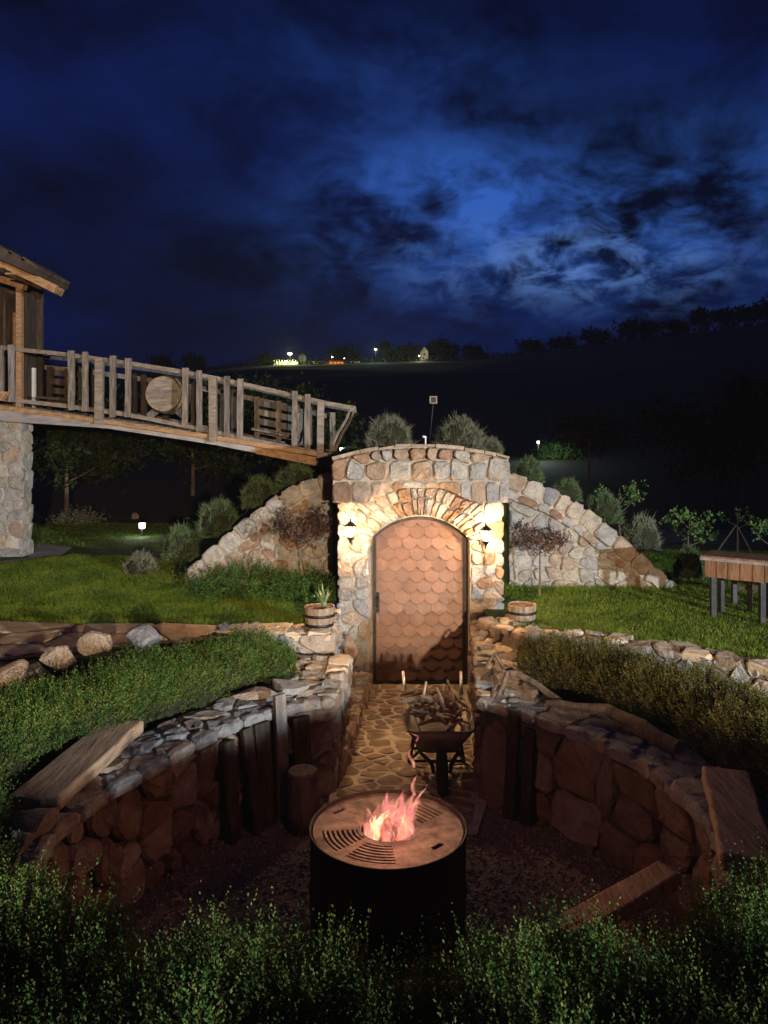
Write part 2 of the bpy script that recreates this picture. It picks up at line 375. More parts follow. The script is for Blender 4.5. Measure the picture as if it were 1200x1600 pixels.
M['ember'] = glow_mat('ember_glow', (1, .10, .03), 1.6)
M['edgeshade'] = rough_mat('scale_edge_shade', [(.06,.034,.025), (.08,.047,.035), (.10,.062,.046)], 9, .6, .1, 60, metal=.2, var=.1)  # painted shade: dark tone for the shadow line under each door scale
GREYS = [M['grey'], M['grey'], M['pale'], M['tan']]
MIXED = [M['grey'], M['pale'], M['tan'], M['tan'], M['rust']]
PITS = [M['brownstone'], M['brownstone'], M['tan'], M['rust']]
def flame_mat(name='flame', cols=None, power=1.15):
    m, t, b = new_mat(name); v = coords(t, False, (9, 9, 3.5))
    n = mnode(t, 'ShaderNodeTexNoise', Scale=2.4, Detail=4.0, Distortion=1.6); t.links.new(v, n.inputs['Vector'])
    c = ramp(t, n.outputs['Fac'], cols or [(.30, (.75,.10,.24)), (.45, (1,.20,.24)), (.58, (1,.36,.22)), (.72, (1,.66,.36))])
    e = mnode(t, 'ShaderNodeEmission', Strength=power); t.links.new(c, e.inputs[0])
    tr = mnode(t, 'ShaderNodeBsdfTransparent'); ms = mnode(t, 'ShaderNodeMixShader')
    mr = mnode(t, 'ShaderNodeMapRange'); t.links.new(n.outputs['Fac'], mr.inputs[0]); mr.inputs[1].default_value = .36; mr.inputs[2].default_value = .68; mr.inputs[3].default_value = .02; mr.inputs[4].default_value = .62
    lw = mnode(t, 'ShaderNodeLayerWeight', Blend=.5); iv = mnode(t, 'ShaderNodeMath', operation='SUBTRACT'); iv.inputs[0].default_value = 1; t.links.new(lw.outputs['Facing'], iv.inputs[1])
    pw = mnode(t, 'ShaderNodeMath', operation='POWER'); pw.inputs[1].default_value = 1.4; t.links.new(iv.outputs[0], pw.inputs[0])
    mu = mnode(t, 'ShaderNodeMath', operation='MULTIPLY'); t.links.new(mr.outputs[0], mu.inputs[0]); t.links.new(pw.outputs[0], mu.inputs[1])
    t.links.new(mu.outputs[0], ms.inputs[0]); t.links.new(tr.outputs[0], ms.inputs[1]); t.links.new(e.outputs[0], ms.inputs[2])
    t.links.new(ms.outputs[0], t.nodes['Material Output'].inputs[0]); return m
M['flame'] = flame_mat(); M['flamecore'] = flame_mat('flame_core', [(.30, (1,.22,.12)), (.42, (1,.42,.14)), (.55, (1,.66,.30)), (.7, (1,.9,.6))], 2.4)
# ------------------------------------------------------------------ foliage in bulk
def unit(v): return v/np.maximum(np.linalg.norm(v, axis=1, keepdims=True), 1e-9)
def sprigs(P, D, ln, nleaf, ll, lw, spread=.9):
    """P roots, D directions; paired small leaves up each twig -> V,F (diamond quads)"""
    n = len(P); ln = np.broadcast_to(ln, (n,)); k = nleaf
    R = unit(rng.normal(size=(n, 3))); U = unit(np.cross(D, R)); Wd = np.cross(D, U)
    t = (np.arange(k)+.6)/k; ang = np.arange(k)*2.4
    base = P[:, None]+D[:, None]*(ln[:, None]*t)[..., None]
    rad = U[:, None]*np.cos(ang)[None, :, None]+Wd[:, None]*np.sin(ang)[None, :, None]
    ld = rad*spread+D[:, None]*(.45+.7*t)[None, :, None]+rng.normal(size=(n, k, 3))*.22
    ld /= np.linalg.norm(ld, axis=2, keepdims=True)
    sd = np.cross(ld, D[:, None]+rng.normal(size=(n, k, 3))*.35); sd /= np.maximum(np.linalg.norm(sd, axis=2, keepdims=True), 1e-6)
    L = ll*(1.1-.45*t)[None, :, None]*rng.uniform(.75, 1.25, (n, k, 1)); Wl = L*lw
    q = np.stack([base, base+ld*L*.5+sd*Wl, base+ld*L, base+ld*L*.5-sd*Wl], 2).reshape(-1, 3)
    return q, np.arange(len(q)).reshape(-1, 4)
def blades(P, D, ln, w):
    n = len(P); s = unit(np.cross(D, rng.normal(size=(n, 3)))); ln = np.broadcast_to(ln, (n,))[:, None]
    tip = P+D*ln; V = np.stack([P-s*w, P+s*w, tip], 1).reshape(-1, 3)
    return V, np.arange(3*n).reshape(-1, 3)
def cat(*vf):
    V = np.concatenate([np.asarray(v, float) for v, f in vf]); F = []; n = 0
    for v, f in vf: F.append(np.asarray(f)+n); n += len(v)
    return V, np.concatenate(F)

# ------------------------------------------------------------------ terrain
WL_, WR_ = -2.50, 3.62                                        # feet of the two wing walls
LEFTC = [(519,737), (470,752), (430,776), (380,812), (330,856), (290,892)]
RIGHTC = [(796,737), (870,766), (920,797), (970,838), (1010,873), (1058,915)]
YW = 9.2
prof = sorted([(at(x, y, YW).x, at(x, y, YW).z) for x, y in LEFTC+RIGHTC]+[(WL_-.3, .95), (WR_+.35, .85), (.38, 2.42)])
PX = np.array([p[0] for p in prof]); PZ = np.array([p[1] for p in prof])
RIDGE_PX = np.array([-900,-100,100,330,400,560,720,800,900,960,1050,1130,1200,1500,2500]); RIDGE_PY = np.array([640,615,600,577,569,566,563,556,547,535,523,512,506,480,440])
def ridge_z(x, y):
    px = 600+x/np.maximum(y, 1)*FPX; return HC+(HY-np.interp(px, RIDGE_PX, RIDGE_PY))*500/FPX
def sstep(a, b, x): t = np.clip((x-a)/(b-a), 0, 1); return t*t*(3-2*t)
BX = [-7, -3, -2.2, -1.62, -1.5, -.46, .90, 1.25, 1.8, 2.5, 3.0, 3.5, 4.2, 5.2]; BY = [5.7, 5.95, 6.25, 6.75, 7.09, 7.11, 7.75, 7.14, 6.97, 6.53, 6.06, 5.42, 4.38, 3.0]
def gz(x, y):
    x = np.asarray(x, float); y = np.asarray(y, float)
    z = np.full(np.broadcast(x, y).shape, .88)+.14*sstep(-1.2, -3, x)*sstep(8.6, 10, y)
    yb = np.interp(x, BX, BY); z = z-.22*(1-sstep(-.05, .04, y-yb))*sstep(-5.5, -3.0, x)*(1-sstep(4.2, 5.0, x))*sstep(1.2, 2.2, y)
    h = np.interp(x, PX, PZ); inm = sstep(9.28, 9.40, y)*(1-sstep(11.3, 14.5, y))
    z = z+np.maximum(0, h-z-.10)*inm
    t = np.clip((y-15)/485, 0, None); far = (ridge_z(x, y)-.9)*np.where(t < 1, t*(.86+.14*t), 1-.3*(t-1))
    z = z+np.where(y > 15, far, 0)
    z = z+np.where(y > 30, (np.sin(x*.021+y*.013)*1.6+np.sin(x*.06-y*.04)*.6)*np.clip((y-30)/150, 0, 1)*np.clip(1.15-np.abs(t-.95)*0, .2, 1)*np.where(t > .85, .25, 1), 0)
    return z
INNER_R = [(.90,8.3), (.86,7.4), (.78,6.5), (.70,5.75)]
PIT = [(-.37,5.75), (-.60,5.66), (-.86,5.45), (-1.11,5.15), (-1.38,4.6), (-1.58,4.15), (-1.66,3.75), (-1.58,3.35), (-1.3,3.0), (-.75,2.75), (0,2.68),
       (.75,2.75), (1.3,3.0), (1.58,3.4), (1.68,3.85), (1.66,4.2), (1.57,4.6), (1.35,5.05), (1.02,5.45), (.70,5.72)]
HOLE = [(-.46,8.4), (-.46,6.9), (-.36,6.8)]+PIT+[(.86,7.4), (.90,8.4)]
def grow(P, d):
    c = (.1, 4.4); out = []
    for x, y in P:
        l = math.hypot(x-c[0], y-c[1]); out.append((x+(x-c[0])/l*d, y+(y-c[1])/l*d))
    return out
HOLE_G = [(-.58,8.6), (-.58,6.9)]+grow(PIT, .12)+[(.90,6.6), (1.0,7.4), (1.05,8.6)]
def inside_np(P, x, y):
    c = np.zeros(x.shape, bool)
    for i in range(len(P)):
        (x1, y1), (x2, y2) = P[i], P[i-1]
        if y1 == y2: continue
        c ^= ((y1 > y) != (y2 > y)) & (x < (x2-x1)*(y-y1)/(y2-y1)+x1)
    return c
xs = np.unique(np.round(np.concatenate([np.linspace(-900, -60, 30), np.linspace(-60, -8, 40), np.arange(-8, 8.01, .08), np.linspace(8, 60, 40), np.linspace(60, 900, 30)]), 4))
ys = np.unique(np.round(np.concatenate([np.linspace(-60, -2, 12), np.arange(-2, 15.01, .08), np.linspace(15, 60, 50), np.linspace(60, 480, 60), np.linspace(480, 560, 24), np.linspace(560, 1200, 10)]), 4))
GX, GY = np.meshgrid(xs, ys); GZ = gz(GX, GY)
nx, ny = len(xs), len(ys); idx = np.arange(nx*ny).reshape(ny, nx)
Fq = np.stack([idx[:-1, :-1], idx[:-1, 1:], idx[1:, 1:], idx[1:, :-1]], -1).reshape(-1, 4)
cx = (GX[:-1, :-1]+GX[1:, 1:]).ravel()/2; cy = (GY[:-1, :-1]+GY[1:, 1:]).ravel()/2
keep = ~inside_np(HOLE_G, cx, cy); near = cy < 15
VT = np.stack([GX.ravel(), GY.ravel(), GZ.ravel()], 1)
def sub(mask):
    f = Fq[mask]; u, inv = np.unique(f, return_inverse=True); return VT[u], inv.reshape(f.shape)
LAWN_L = [(-9,7.45), (-3.9,7.5), (-.62,7.25), (-.62,9.1), (-9,16)]
bed = near & (cy < np.interp(cx, BX, BY)-.03) & (cx > -5) & (cx < 4.6)
obj('ground', sub(keep & near & ~bed), M['turf'], smooth=True, kind='structure')
obj('planting_bed', sub(keep & bed), M['ground'], smooth=True, kind='structure')
obj('hill', sub(keep & ~near), M['hill'], smooth=True, kind='structure')

# pit floor
flo = obj('pit_floor', ([(x, y, 0.0) for x, y in HOLE_G], [tuple(range(len(HOLE_G)))]), M['gravel'], kind='structure')
n = 9000; gx = rng.uniform(-1.7, 1.7, n*3); gy = rng.uniform(2.6, 5.8, n*3); ok = inside_np(PIT, gx, gy); gx, gy = gx[ok][:n], gy[ok][:n]
r = rng.uniform(.006, .016, len(gx)); oct_ = np.array([(1,0,0), (-1,0,0), (0,1,0), (0,-1,0), (0,0,.7), (0,0,-.5)])
A = rng.normal(size=(len(gx), 6, 3))*.22; V = (np.stack([gx, gy, r*.4], 1)[:, None]+(oct_[None]+A)*r[:, None, None]).reshape(-1, 3)
of = np.array([(0,2,4), (2,1,4), (1,3,4), (3,0,4), (2,0,5), (1,2,5), (3,1,5), (0,3,5)])
peb = obj('gravel', (V, (np.arange(len(gx))[:, None, None]*6+of[None]).reshape(-1, 3)), M['pebble']); tag(peb, 'loose brown gravel covering the floor of the sunken fire pit', 'gravel', kind='stuff')

# passage paving: brown stones set in sandy mortar
PASS = [(-.50,8.45), (-.50,6.9), (-.40,5.6), (-.15,5.15), (.62,5.15), (.75,5.6), (.95,8.45)]
pv = obj('path', join(([(x, y, .024) for x, y in PASS], [tuple(range(len(PASS)))])), M['pathmortar'], kind='structure')
for o in (pv, flo): WLOC[o] = np.zeros(3)
dom = [(-.30,8.3), (-.33,6.9), (-.35,5.7), (-.1,5.2), (.58,5.2), (.70,5.7), (.85,8.3)]
for P in voro(dom, seeds_rows(dom, .175, .115, .46), .030, 1.15):
    obj('paving_stone', stone_vf(P, lambda u, v, h: (u, v, .0245+h*.35), .010, .9, .13), M['pathstone'], pv)

# ------------------------------------------------------------------ pit walls and coping
COPZ = .76
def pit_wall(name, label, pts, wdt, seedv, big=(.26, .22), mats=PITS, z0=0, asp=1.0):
    random.seed(seedv); f, L = path_frame(pts)
    p0 = f(L/2)[0]; root = thing(name, label, 'stone wall', (p0.x, p0.y, 0))
    n = 40; V = []; F = []
    for i in range(n+1):
        p, nn = f(L*i/n)
        for d, z in ((.03, -.05), (.03, COPZ-.03), (wdt, COPZ-.03), (wdt, .5)): V.append((p.x-nn.x*d, p.y-nn.y*d, z))
    for i in range(n):
        for k in range(3): F.append((i*4+k, i*4+k+1, i*4+5+k, i*4+4+k))
    F += [(0,1,2,3), (n*4+3, n*4+2, n*4+1, n*4)]
    obj('mortar', (V, F), M['darkmortar'], root)
    V2 = [];
    for i in range(n+1):
        p, nn = f(L*i/n); V2 += [(p.x-nn.x*.005, p.y-nn.y*.005, COPZ-.025), (p.x-nn.x*wdt, p.y-nn.y*wdt, COPZ-.025)]
    obj('top_mortar', (V2, [(i*2, i*2+1, i*2+3, i*2+2) for i in range(n)]), M['mortar'], root)
    def fm(u, v, h):
        p, nn = f(u); return (p.x+nn.x*(h-.02), p.y+nn.y*(h-.02), v)
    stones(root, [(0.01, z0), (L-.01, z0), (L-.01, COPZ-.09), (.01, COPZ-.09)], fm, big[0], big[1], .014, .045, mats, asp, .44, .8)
    def fc(u, v, h):
        p, nn = f(u); return (p.x-nn.x*v, p.y-nn.y*v, COPZ-.045+h)
    stones(root, [(0, -.05), (L, -.05), (L, wdt), (0, wdt)], fc, .23, .15, .009, .036, [M['pale'], M['grey'], M['grey'], M['tan']], 1.1, .30, .10, 'coping_stone')
    # upright faces of the coping course
    def fe(u, v, h):
        p, nn = f(u); return (p.x+nn.x*(h+.03), p.y+nn.y*(h+.03), v)
    stones(root, [(0.01, COPZ-.085), (L-.01, COPZ-.085), (L-.01, COPZ-.004), (.01, COPZ-.004)], fe, .20, .1, .008, .02, [M['pale'], M['grey'], M['grey'], M['tan']], 1, .1, .5, 'coping_stone')
    return root, f, L
# inner normal must point into the pit: walk so that the left-hand normal does
LW = PIT[:11]; RW = PIT[10:]
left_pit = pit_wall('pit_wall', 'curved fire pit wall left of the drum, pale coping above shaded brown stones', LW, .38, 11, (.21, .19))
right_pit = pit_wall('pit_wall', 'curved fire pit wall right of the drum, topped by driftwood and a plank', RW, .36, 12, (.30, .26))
def straight_wall(name, label, a, b, z0, z1, wdt, seedv, w=.16, h=.13, mats=GREYS, top=True, cope=True, jt=.016):
    """front face is on the left-hand side walking a->b"""
    random.seed(seedv); pts = [a, b] if not isinstance(a[0], (tuple, list)) else a
    f, L = path_frame(pts); p0 = f(L/2)[0]; root = thing(name, label, 'stone wall', (p0.x, p0.y, z0))
    n = 24; V = []; F = []
    for i in range(n+1):
        p, nn = f(L*i/n)
        for d, z in ((.02, z0), (.02, z1-.02), (wdt, z1-.02), (wdt, z0)): V.append((p.x-nn.x*d, p.y-nn.y*d, z))
    for i in range(n):
        for k in range(3): F.append((i*4+k, i*4+k+1, i*4+5+k, i*4+4+k))
    F += [(0,1,2,3), (n*4+3, n*4+2, n*4+1, n*4)]
    obj('mortar', (V, F), M['mortar'], root)
    def fm(u, v, h):
        p, nn = f(u); return (p.x+nn.x*(h-.015), p.y+nn.y*(h-.015), v)
    stones(root, [(.005, z0), (L-.005, z0), (L-.005, z1-.01), (.005, z1-.01)], fm, w, h, jt, .035, mats, 1, .34, .8)
    def fc(u, v, h):
        p, nn = f(u); return (p.x-nn.x*v, p.y-nn.y*v, z1-.03+h)
    if cope: stones(root, [(0, -.02), (L, -.02), (L, wdt), (0, wdt)], fc, .22, .16, .014, .035, [M['tan'], M['pale'], M['flag']], 1.1, .34, .6, 'coping_stone')
    return root
W1 = straight_wall('passage_wall', 'stone wall side along the left of the sunken passage, wide pale flat cap', (-.31,6.85), (-.37,5.75), 0, .755, .55, 21, .22, .10, [M['tan'], M['rust'], M['pale']])
W2 = straight_wall('passage_wall', 'stone wall side along the right of the sunken passage, capped with thin layered slabs', [(.71,5.75), (.79,6.6), (.86,7.2), (.91,8.05)], None, 0, .755, .45, 22, .20, .12, [M['tan'], M['rust'], M['brownstone']])
W3 = straight_wall('terrace_wall', 'low grey retaining wall under the half barrel planter left of the doorway', (-.47,6.98), (-1.55,6.95), .55, .905, .35, 23, .2, .17)
W3b = straight_wall('terrace_wall', 'short warm lit terrace wall end beside the left pillar foot', (-.47,8.06), (-.465,6.99), 0, .90, .30, 24, .2, .13, [M['tan'], M['pale']])
W4 = straight_wall('terrace_wall', 'long pale rubble retaining wall curving between the right hedge and the lawn', smooth_path([(4.2,4.2), (3.5,5.25), (3.0,5.9), (2.5,6.38), (1.8,6.82), (1.25,7.0)], 2), None, .45, .905, .30, 25, .17, .12, [M['pale'], M['tan'], M['grey']])
W4b = straight_wall('terrace_wall', 'heap of rounded stones sloping down between the right pillar and the passage wall', (1.27,7.0), (.93,7.55), .4, .90, .4, 26, .2, .15, [M['tan'], M['rust']])
# low kerb of yellow stones along the left of the passage
kp = [(-.14,8.08), (-.17,7.7), (-.23,7.1), (-.29,6.4), (-.335,6.0)]
W5 = straight_wall('passage_kerb', 'low kerb of yellowish stones along the left foot of the passage', kp, None, 0, .24, .20, 27, .2, .12, [M['tan'], M['flag']])

# added unseen wall behind the viewer, keeps lamp light off the near hedge
straight_wall('shade_wall', 'long added stone wall out of view behind the viewer, shading the near hedge', [(-7.5,-1.0), (7.5,-1.0)], None, .7, 1.89, .3, 28, .6, .4, [M['tan'], M['grey']])
# ------------------------------------------------------------------ portal
YP = 8.10; YB = 8.00; YD = 8.32
PL, PR = -.49, 1.26; OL, OR_ = -.150, .905; XC = (OL+OR_)/2; ZS, ZA = 1.60, 1.855
ah = (OR_-OL)/2; rise = ZA-ZS; RA = (ah*ah+rise*rise)/(2*rise); ZC = ZA-RA; th0 = math.asin(ah/RA)
def arch(x0, xh, zs, za, n=16):
    rs = za-zs; R = (xh*xh+rs*rs)/(2*rs); t0 = math.asin(min(1, xh/R)); return [(x0+R*math.sin(-t0+2*t0*i/n), za-R+R*math.cos(-t0+2*t0*i/n)) for i in range(n+1)]
AR = arch(XC, ah, ZS, ZA)
random.seed(31)
portal = thing('stone_gateway', 'arched stone gateway with two lit lanterns, heavy parapet of big blocks on top', 'gateway', (XC, 8.6, 0))
def ztop(x): return 2.475+.135*max(0, 1-((x-.38)/.93)**2)
TOPC = [(x, ztop(x)-.02) for x in np.linspace(1.30, -.54, 15)]
core = [(PL+.02, 0), (OL, 0)]+AR+[(OR_, 0), (PR-.02, 0), (PR-.02, 2.0), (1.285, 2.02)]+[(min(1.285, max(-.52, x)), z) for x, z in TOPC]+[(-.52, 2.02), (PL+.02, 2.0)]
obj('mortar', prism(core, YP+.0, 9.3), M['mortar'], portal)
front = lambda u, v, h: (u, YP-h, v)
frontb = lambda u, v, h: (u, YB-h, v)
stones(portal, [(PL, .0), (OL-.012, .0), (OL-.012, ZS-.02), (-.27, ZS), (-.30, 2.0), (PL, 2.0)], front, .155, .135, .008, .028, GREYS, 1, .2, .8)
stones(portal, [(OR_+.012, .0), (PR, .0), (PR, 2.0), (1.06, 2.0), (1.03, ZS), (OR_+.012, ZS-.02)], front, .16, .135, .008, .028, GREYS+[M['rust']], 1, .2, .8)
# rough voussoirs between door arch and ledge
def ledge(x):
    d = abs(x-XC-.01); return 2.005+.155*(1-sstep(.16, .62, d))
outer = [(-.255, ZS+.0), (-.285, 1.80), (-.285, 2.0)]+[(x, float(ledge(x))-.004) for x in np.linspace(-.26, 1.02, 24)]+[(1.045, 2.0), (1.045, 1.80), (1.02, ZS+.0)]
ol = [0]
for a, b in zip(outer, outer[1:]): ol.append(ol[-1]+math.dist(a, b))
def pout(t):
    s = t*ol[-1]; return tuple(np.interp(s, ol, [p[i] for p in outer]) for i in (0, 1))
def pin(t):
    a = -th0+2*th0*t; return (XC+(RA+.012)*math.sin(a), ZC+(RA+.012)*math.cos(a))
cuts = [0]
while cuts[-1] < 1: cuts.append(cuts[-1]+random.uniform(.035, .075))
cuts = [c/cuts[-1] for c in cuts]
for a, b in zip(cuts, cuts[1:]):
    e = .003; a += e; b -= e; sp = random.uniform(.45, .7); g = .012
    def mixp(t, k): p, q = pin(t), pout(t); return (p[0]+(q[0]-p[0])*k, p[1]+(q[1]-p[1])*k)
    L_ = math.dist(pin((a+b)/2), pout((a+b)/2))
    ks = [(0, 1)] if L_ < .2 else [(0, sp-.02), (sp+.02, .985)]
    for k0, k1 in ks:
        P = [mixp(a, k0), mixp((a+b)/2, k0), mixp(b, k0), mixp(b, k1), mixp((a+b)/2, k1), mixp(a, k1)]
        obj('arch_stone', stone_vf(P, front, random.uniform(.03, .065), .9), random.choice([M['pale'], M['grey'], M['tan'], M['rust']]), portal)
# lower ledge band with ogee underside, upper course of large blocks, thin cap slabs
obj('mortar', prism([(x, float(ledge(x))) for x in np.linspace(-.53, 1.295, 30)]+[(1.295, 2.46), (-.53, 2.46)], YB+.0, YP+.02), M['mortar'], portal)
x = -.54
while x < 1.30:
    w = random.uniform(.10, .24); x1 = min(1.305, x+w) if 1.305-(x+w) > .09 else 1.305
    P = [(x+.005, 2.225)]+[(u, float(ledge(u))+.0) for u in np.linspace(x+.005, x1-.005, 4)]+[(x1-.005, 2.225)]
    obj('ledge_stone', stone_vf(P, frontb, .022, .3), random.choice([M['grey'], M['tan'], M['tan'], M['grey'], M['rust']]), portal); x = x1
dom = [(x, ztop(x)-.035) for x in np.linspace(-.54, 1.305, 15)][::-1]+[(-.54, 2.238), (1.305, 2.238)]
sd = []; x = -.47
while x < 1.3: sd.append((x, 2.335+random.uniform(-.015, .015))); x += random.choice([.15, .21, .24])
for x in np.arange(-.25, 1.05, .15): sd.append((x+random.uniform(-.05, .05), ztop(x)-.035-random.uniform(.0, .02)))
for P in voro(dom, sd, .013, 1.0): obj('parapet_block', stone_vf(P, frontb, random.uniform(.035, .065), .8), random.choice([M['pale'], M['grey'], M['tan'], M['tan'], M['rust'], M['grey']]), portal)
x = -.54
while x < 1.3:
    x1 = min(1.305, x+random.uniform(.12, .32)); dz_ = random.uniform(-.012, .008); obj('cap_stone', beam((x+.004, 8.2, ztop(x)-.005+dz_), (x1-.004, 8.2, ztop(x1)-.005+dz_*.5), .46, random.uniform(.022, .04), jit=.02, seg=3), M['tan'], portal); x = x1
# door
door = thing('cellar_door', 'arched copper brown door of fish scale plates in the stone gateway', 'door', (XC, YD, .03))
DL, DR = -.118, .882; dxc = (DL+DR)/2; dh = (DR-DL)/2
DA = arch(dxc, dh, 1.625, 1.835)
fr = .035; IA = arch(dxc, dh-fr, 1.62, 1.80)
leafpoly = [(DL+fr, .06)]+IA+[(DR-fr, .06)]
obj('backing_panel', prism([(DL+.01, .03)]+arch(dxc, dh-.01, 1.62, 1.825)+[(DR-.01, .03)], YD, YD+.05), M['copper'], door)
fo = [(DL, .02)]+DA+[(DR, .02)]; fi = [(DL+fr, .02)]+IA+[(DR-fr, .02)]; n = len(fo)
V = [(x, YD-.035, z) for x, z in fo]+[(x, YD-.035, z) for x, z in fi]+[(x, YD+.01, z) for x, z in fo]+[(x, YD+.01, z) for x, z in fi]
F = []
for i in range(n-1): F += [(i, i+1, n+i+1, n+i), (n+i, n+i+1, 3*n+i+1, 3*n+i), (i+1, i, 2*n+i, 2*n+i+1)]
obj('door_frame', (V, F), M['frame'], door); obj('threshold', box(DL+fr, DR-fr, YD-.035, YD+.01, .02, .055), M['frame'], door)
hd = obj('handle', tube([(DL+.05, YD-.03, .86), (DL+.05, YD-.08, .87), (DL+.05, YD-.08, .96), (DL+.05, YD-.03, .97)], .009), M['darkmetal'], door)
obj('lock_plate', box(DL+.035, DL+.07, YD-.045, YD-.034, .80, 1.02), M['darkmetal'], door)
obj('reveal', join(prism([(OL, 0), (DL+.002, 0), (DL+.002, 1.62)]+[(OL, 1.62)], YD-.005, YD+.1), prism([(DR-.002, 0), (OR_, 0), (OR_, 1.62), (DR-.002, 1.62)], YD-.005, YD+.1)), M['mortar'], door)
va = [(x, z) for x, z in arch(XC, ah, ZS, ZA)]; vb = DA
V = [(x, YD-.004, z) for x, z in va]+[(x, YD-.004, z) for x, z in vb]; obj('arch_reveal', (V, [(i, i+1, len(va)+i+1, len(va)+i) for i in range(len(va)-1)]), M['mortar'], door)
sw, sh = .158, .118; row = 0; z = .06
random.seed(5)
while z < 1.85:
    off = (row % 2)*sw/2; x = DL-sw+off
    while x < DR+sw:
        xc = x+sw/2; P = [(xc-sw/2+.001, z+sh+.07), (xc-sw/2+.001, z+sw*.30)]
        P += [(xc+sw*.497*math.sin(a), z+sw*.42-sw*.42*math.cos(a)) for a in np.linspace(-math.pi*.42, math.pi*.42, 9)]
        P += [(xc+sw/2-.001, z+sw*.30), (xc+sw/2-.001, z+sh+.07)]
        if area(P) < 0: P = P[::-1]
        Lp = leafpoly if area(leafpoly) > 0 else leafpoly[::-1]
        for i in range(len(Lp)):
            a, b = Lp[i], Lp[(i+1) % len(Lp)]; nrm = ((b[1]-a[1]), -(b[0]-a[0])); P = clip_half(P, a, nrm)
            if len(P) < 3: break
        if len(P) >= 3 and abs(area(P)) > .0012:
            y1 = YD-.003; tilt = .012/(sh+.07); m = len(P)
            k = random.uniform(-.0012, .0012); fy = lambda zz: y1-.030-k+max(0, min(1, (zz-z)/(sh+.07)))*.026
            V = [(p[0], fy(p[1]), p[1]) for p in P]+[(p[0], fy(p[1])+.006, p[1]) for p in P]
            F = [tuple(range(m)), tuple(range(2*m-1, m-1, -1))]+[(i, i+m, (i+1) % m+m, (i+1) % m) for i in range(m)]
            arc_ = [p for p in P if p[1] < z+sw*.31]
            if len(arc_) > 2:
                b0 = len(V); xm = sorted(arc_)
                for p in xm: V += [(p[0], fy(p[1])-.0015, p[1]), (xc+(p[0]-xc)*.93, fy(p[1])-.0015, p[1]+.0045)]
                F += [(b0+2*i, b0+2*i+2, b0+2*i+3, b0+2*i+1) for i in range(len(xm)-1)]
            o = obj('scale_plate', (V, F), M['copper'], door); o.data.materials.append(M['edgeshade'])
            for q_ in list(o.data.polygons)[m+2:]: q_.material_index = 1  # strip along the lower edge takes the painted shadow colour
        x += sw
    row += 1; z += sh
# lanterns
def lantern(c, label):
    x, y, z = c; root = thing('wall_lantern', label, 'lantern', (x, 8.06, z), 'lit lanterns flanking the arched door')
    obj('glass', lathe([(.030, -.062), (.045, .048)], c, 6, False), M['lampglass'], root)
    obj('bulb', lathe([(.004, -.06), (.010, -.052), (.012, -.042), (.008, -.032), (.002, -.028)], c, 8), glow_b, root)
    obj('cap', lathe([(.060, .046), (.058, .054), (.030, .082), (.012, .094), (.006, .122), (.001, .128)], c, 6), M['darkmetal'], root)
    obj('base', lathe([(.004, -.125), (.014, -.10), (.026, -.085), (.036, -.068), (.036, -.060)], c, 6), M['darkmetal'], root)
    for k in range(6):
        a = math.pi*2*k/6; obj('bar', tube([(x+.031*math.cos(a), y+.031*math.sin(a), z-.062), (x+.046*math.cos(a), y+.046*math.sin(a), z+.048)], .0035, 4), M['darkmetal'], root)
    obj('bracket', tube([(x, y, z-.115), (x+.01, y+.1, z-.15), (x, y+.24, z-.13), (x, y+.285, z-.06)], .008, 5), M['darkmetal'], root)
    obj('wall_plate', box(x-.03, x+.03, 8.045, 8.06, z-.13, z-.01), M['darkmetal'], root)
glow_b = glow_mat('bulb_glow', (1, .8, .5), 25, .0)
lantern(LANT_L, 'lit hexagonal lantern on the left pillar of the gateway')
lantern(LANT_R, 'lit hexagonal lantern on the right pillar of the gateway, slightly lower')

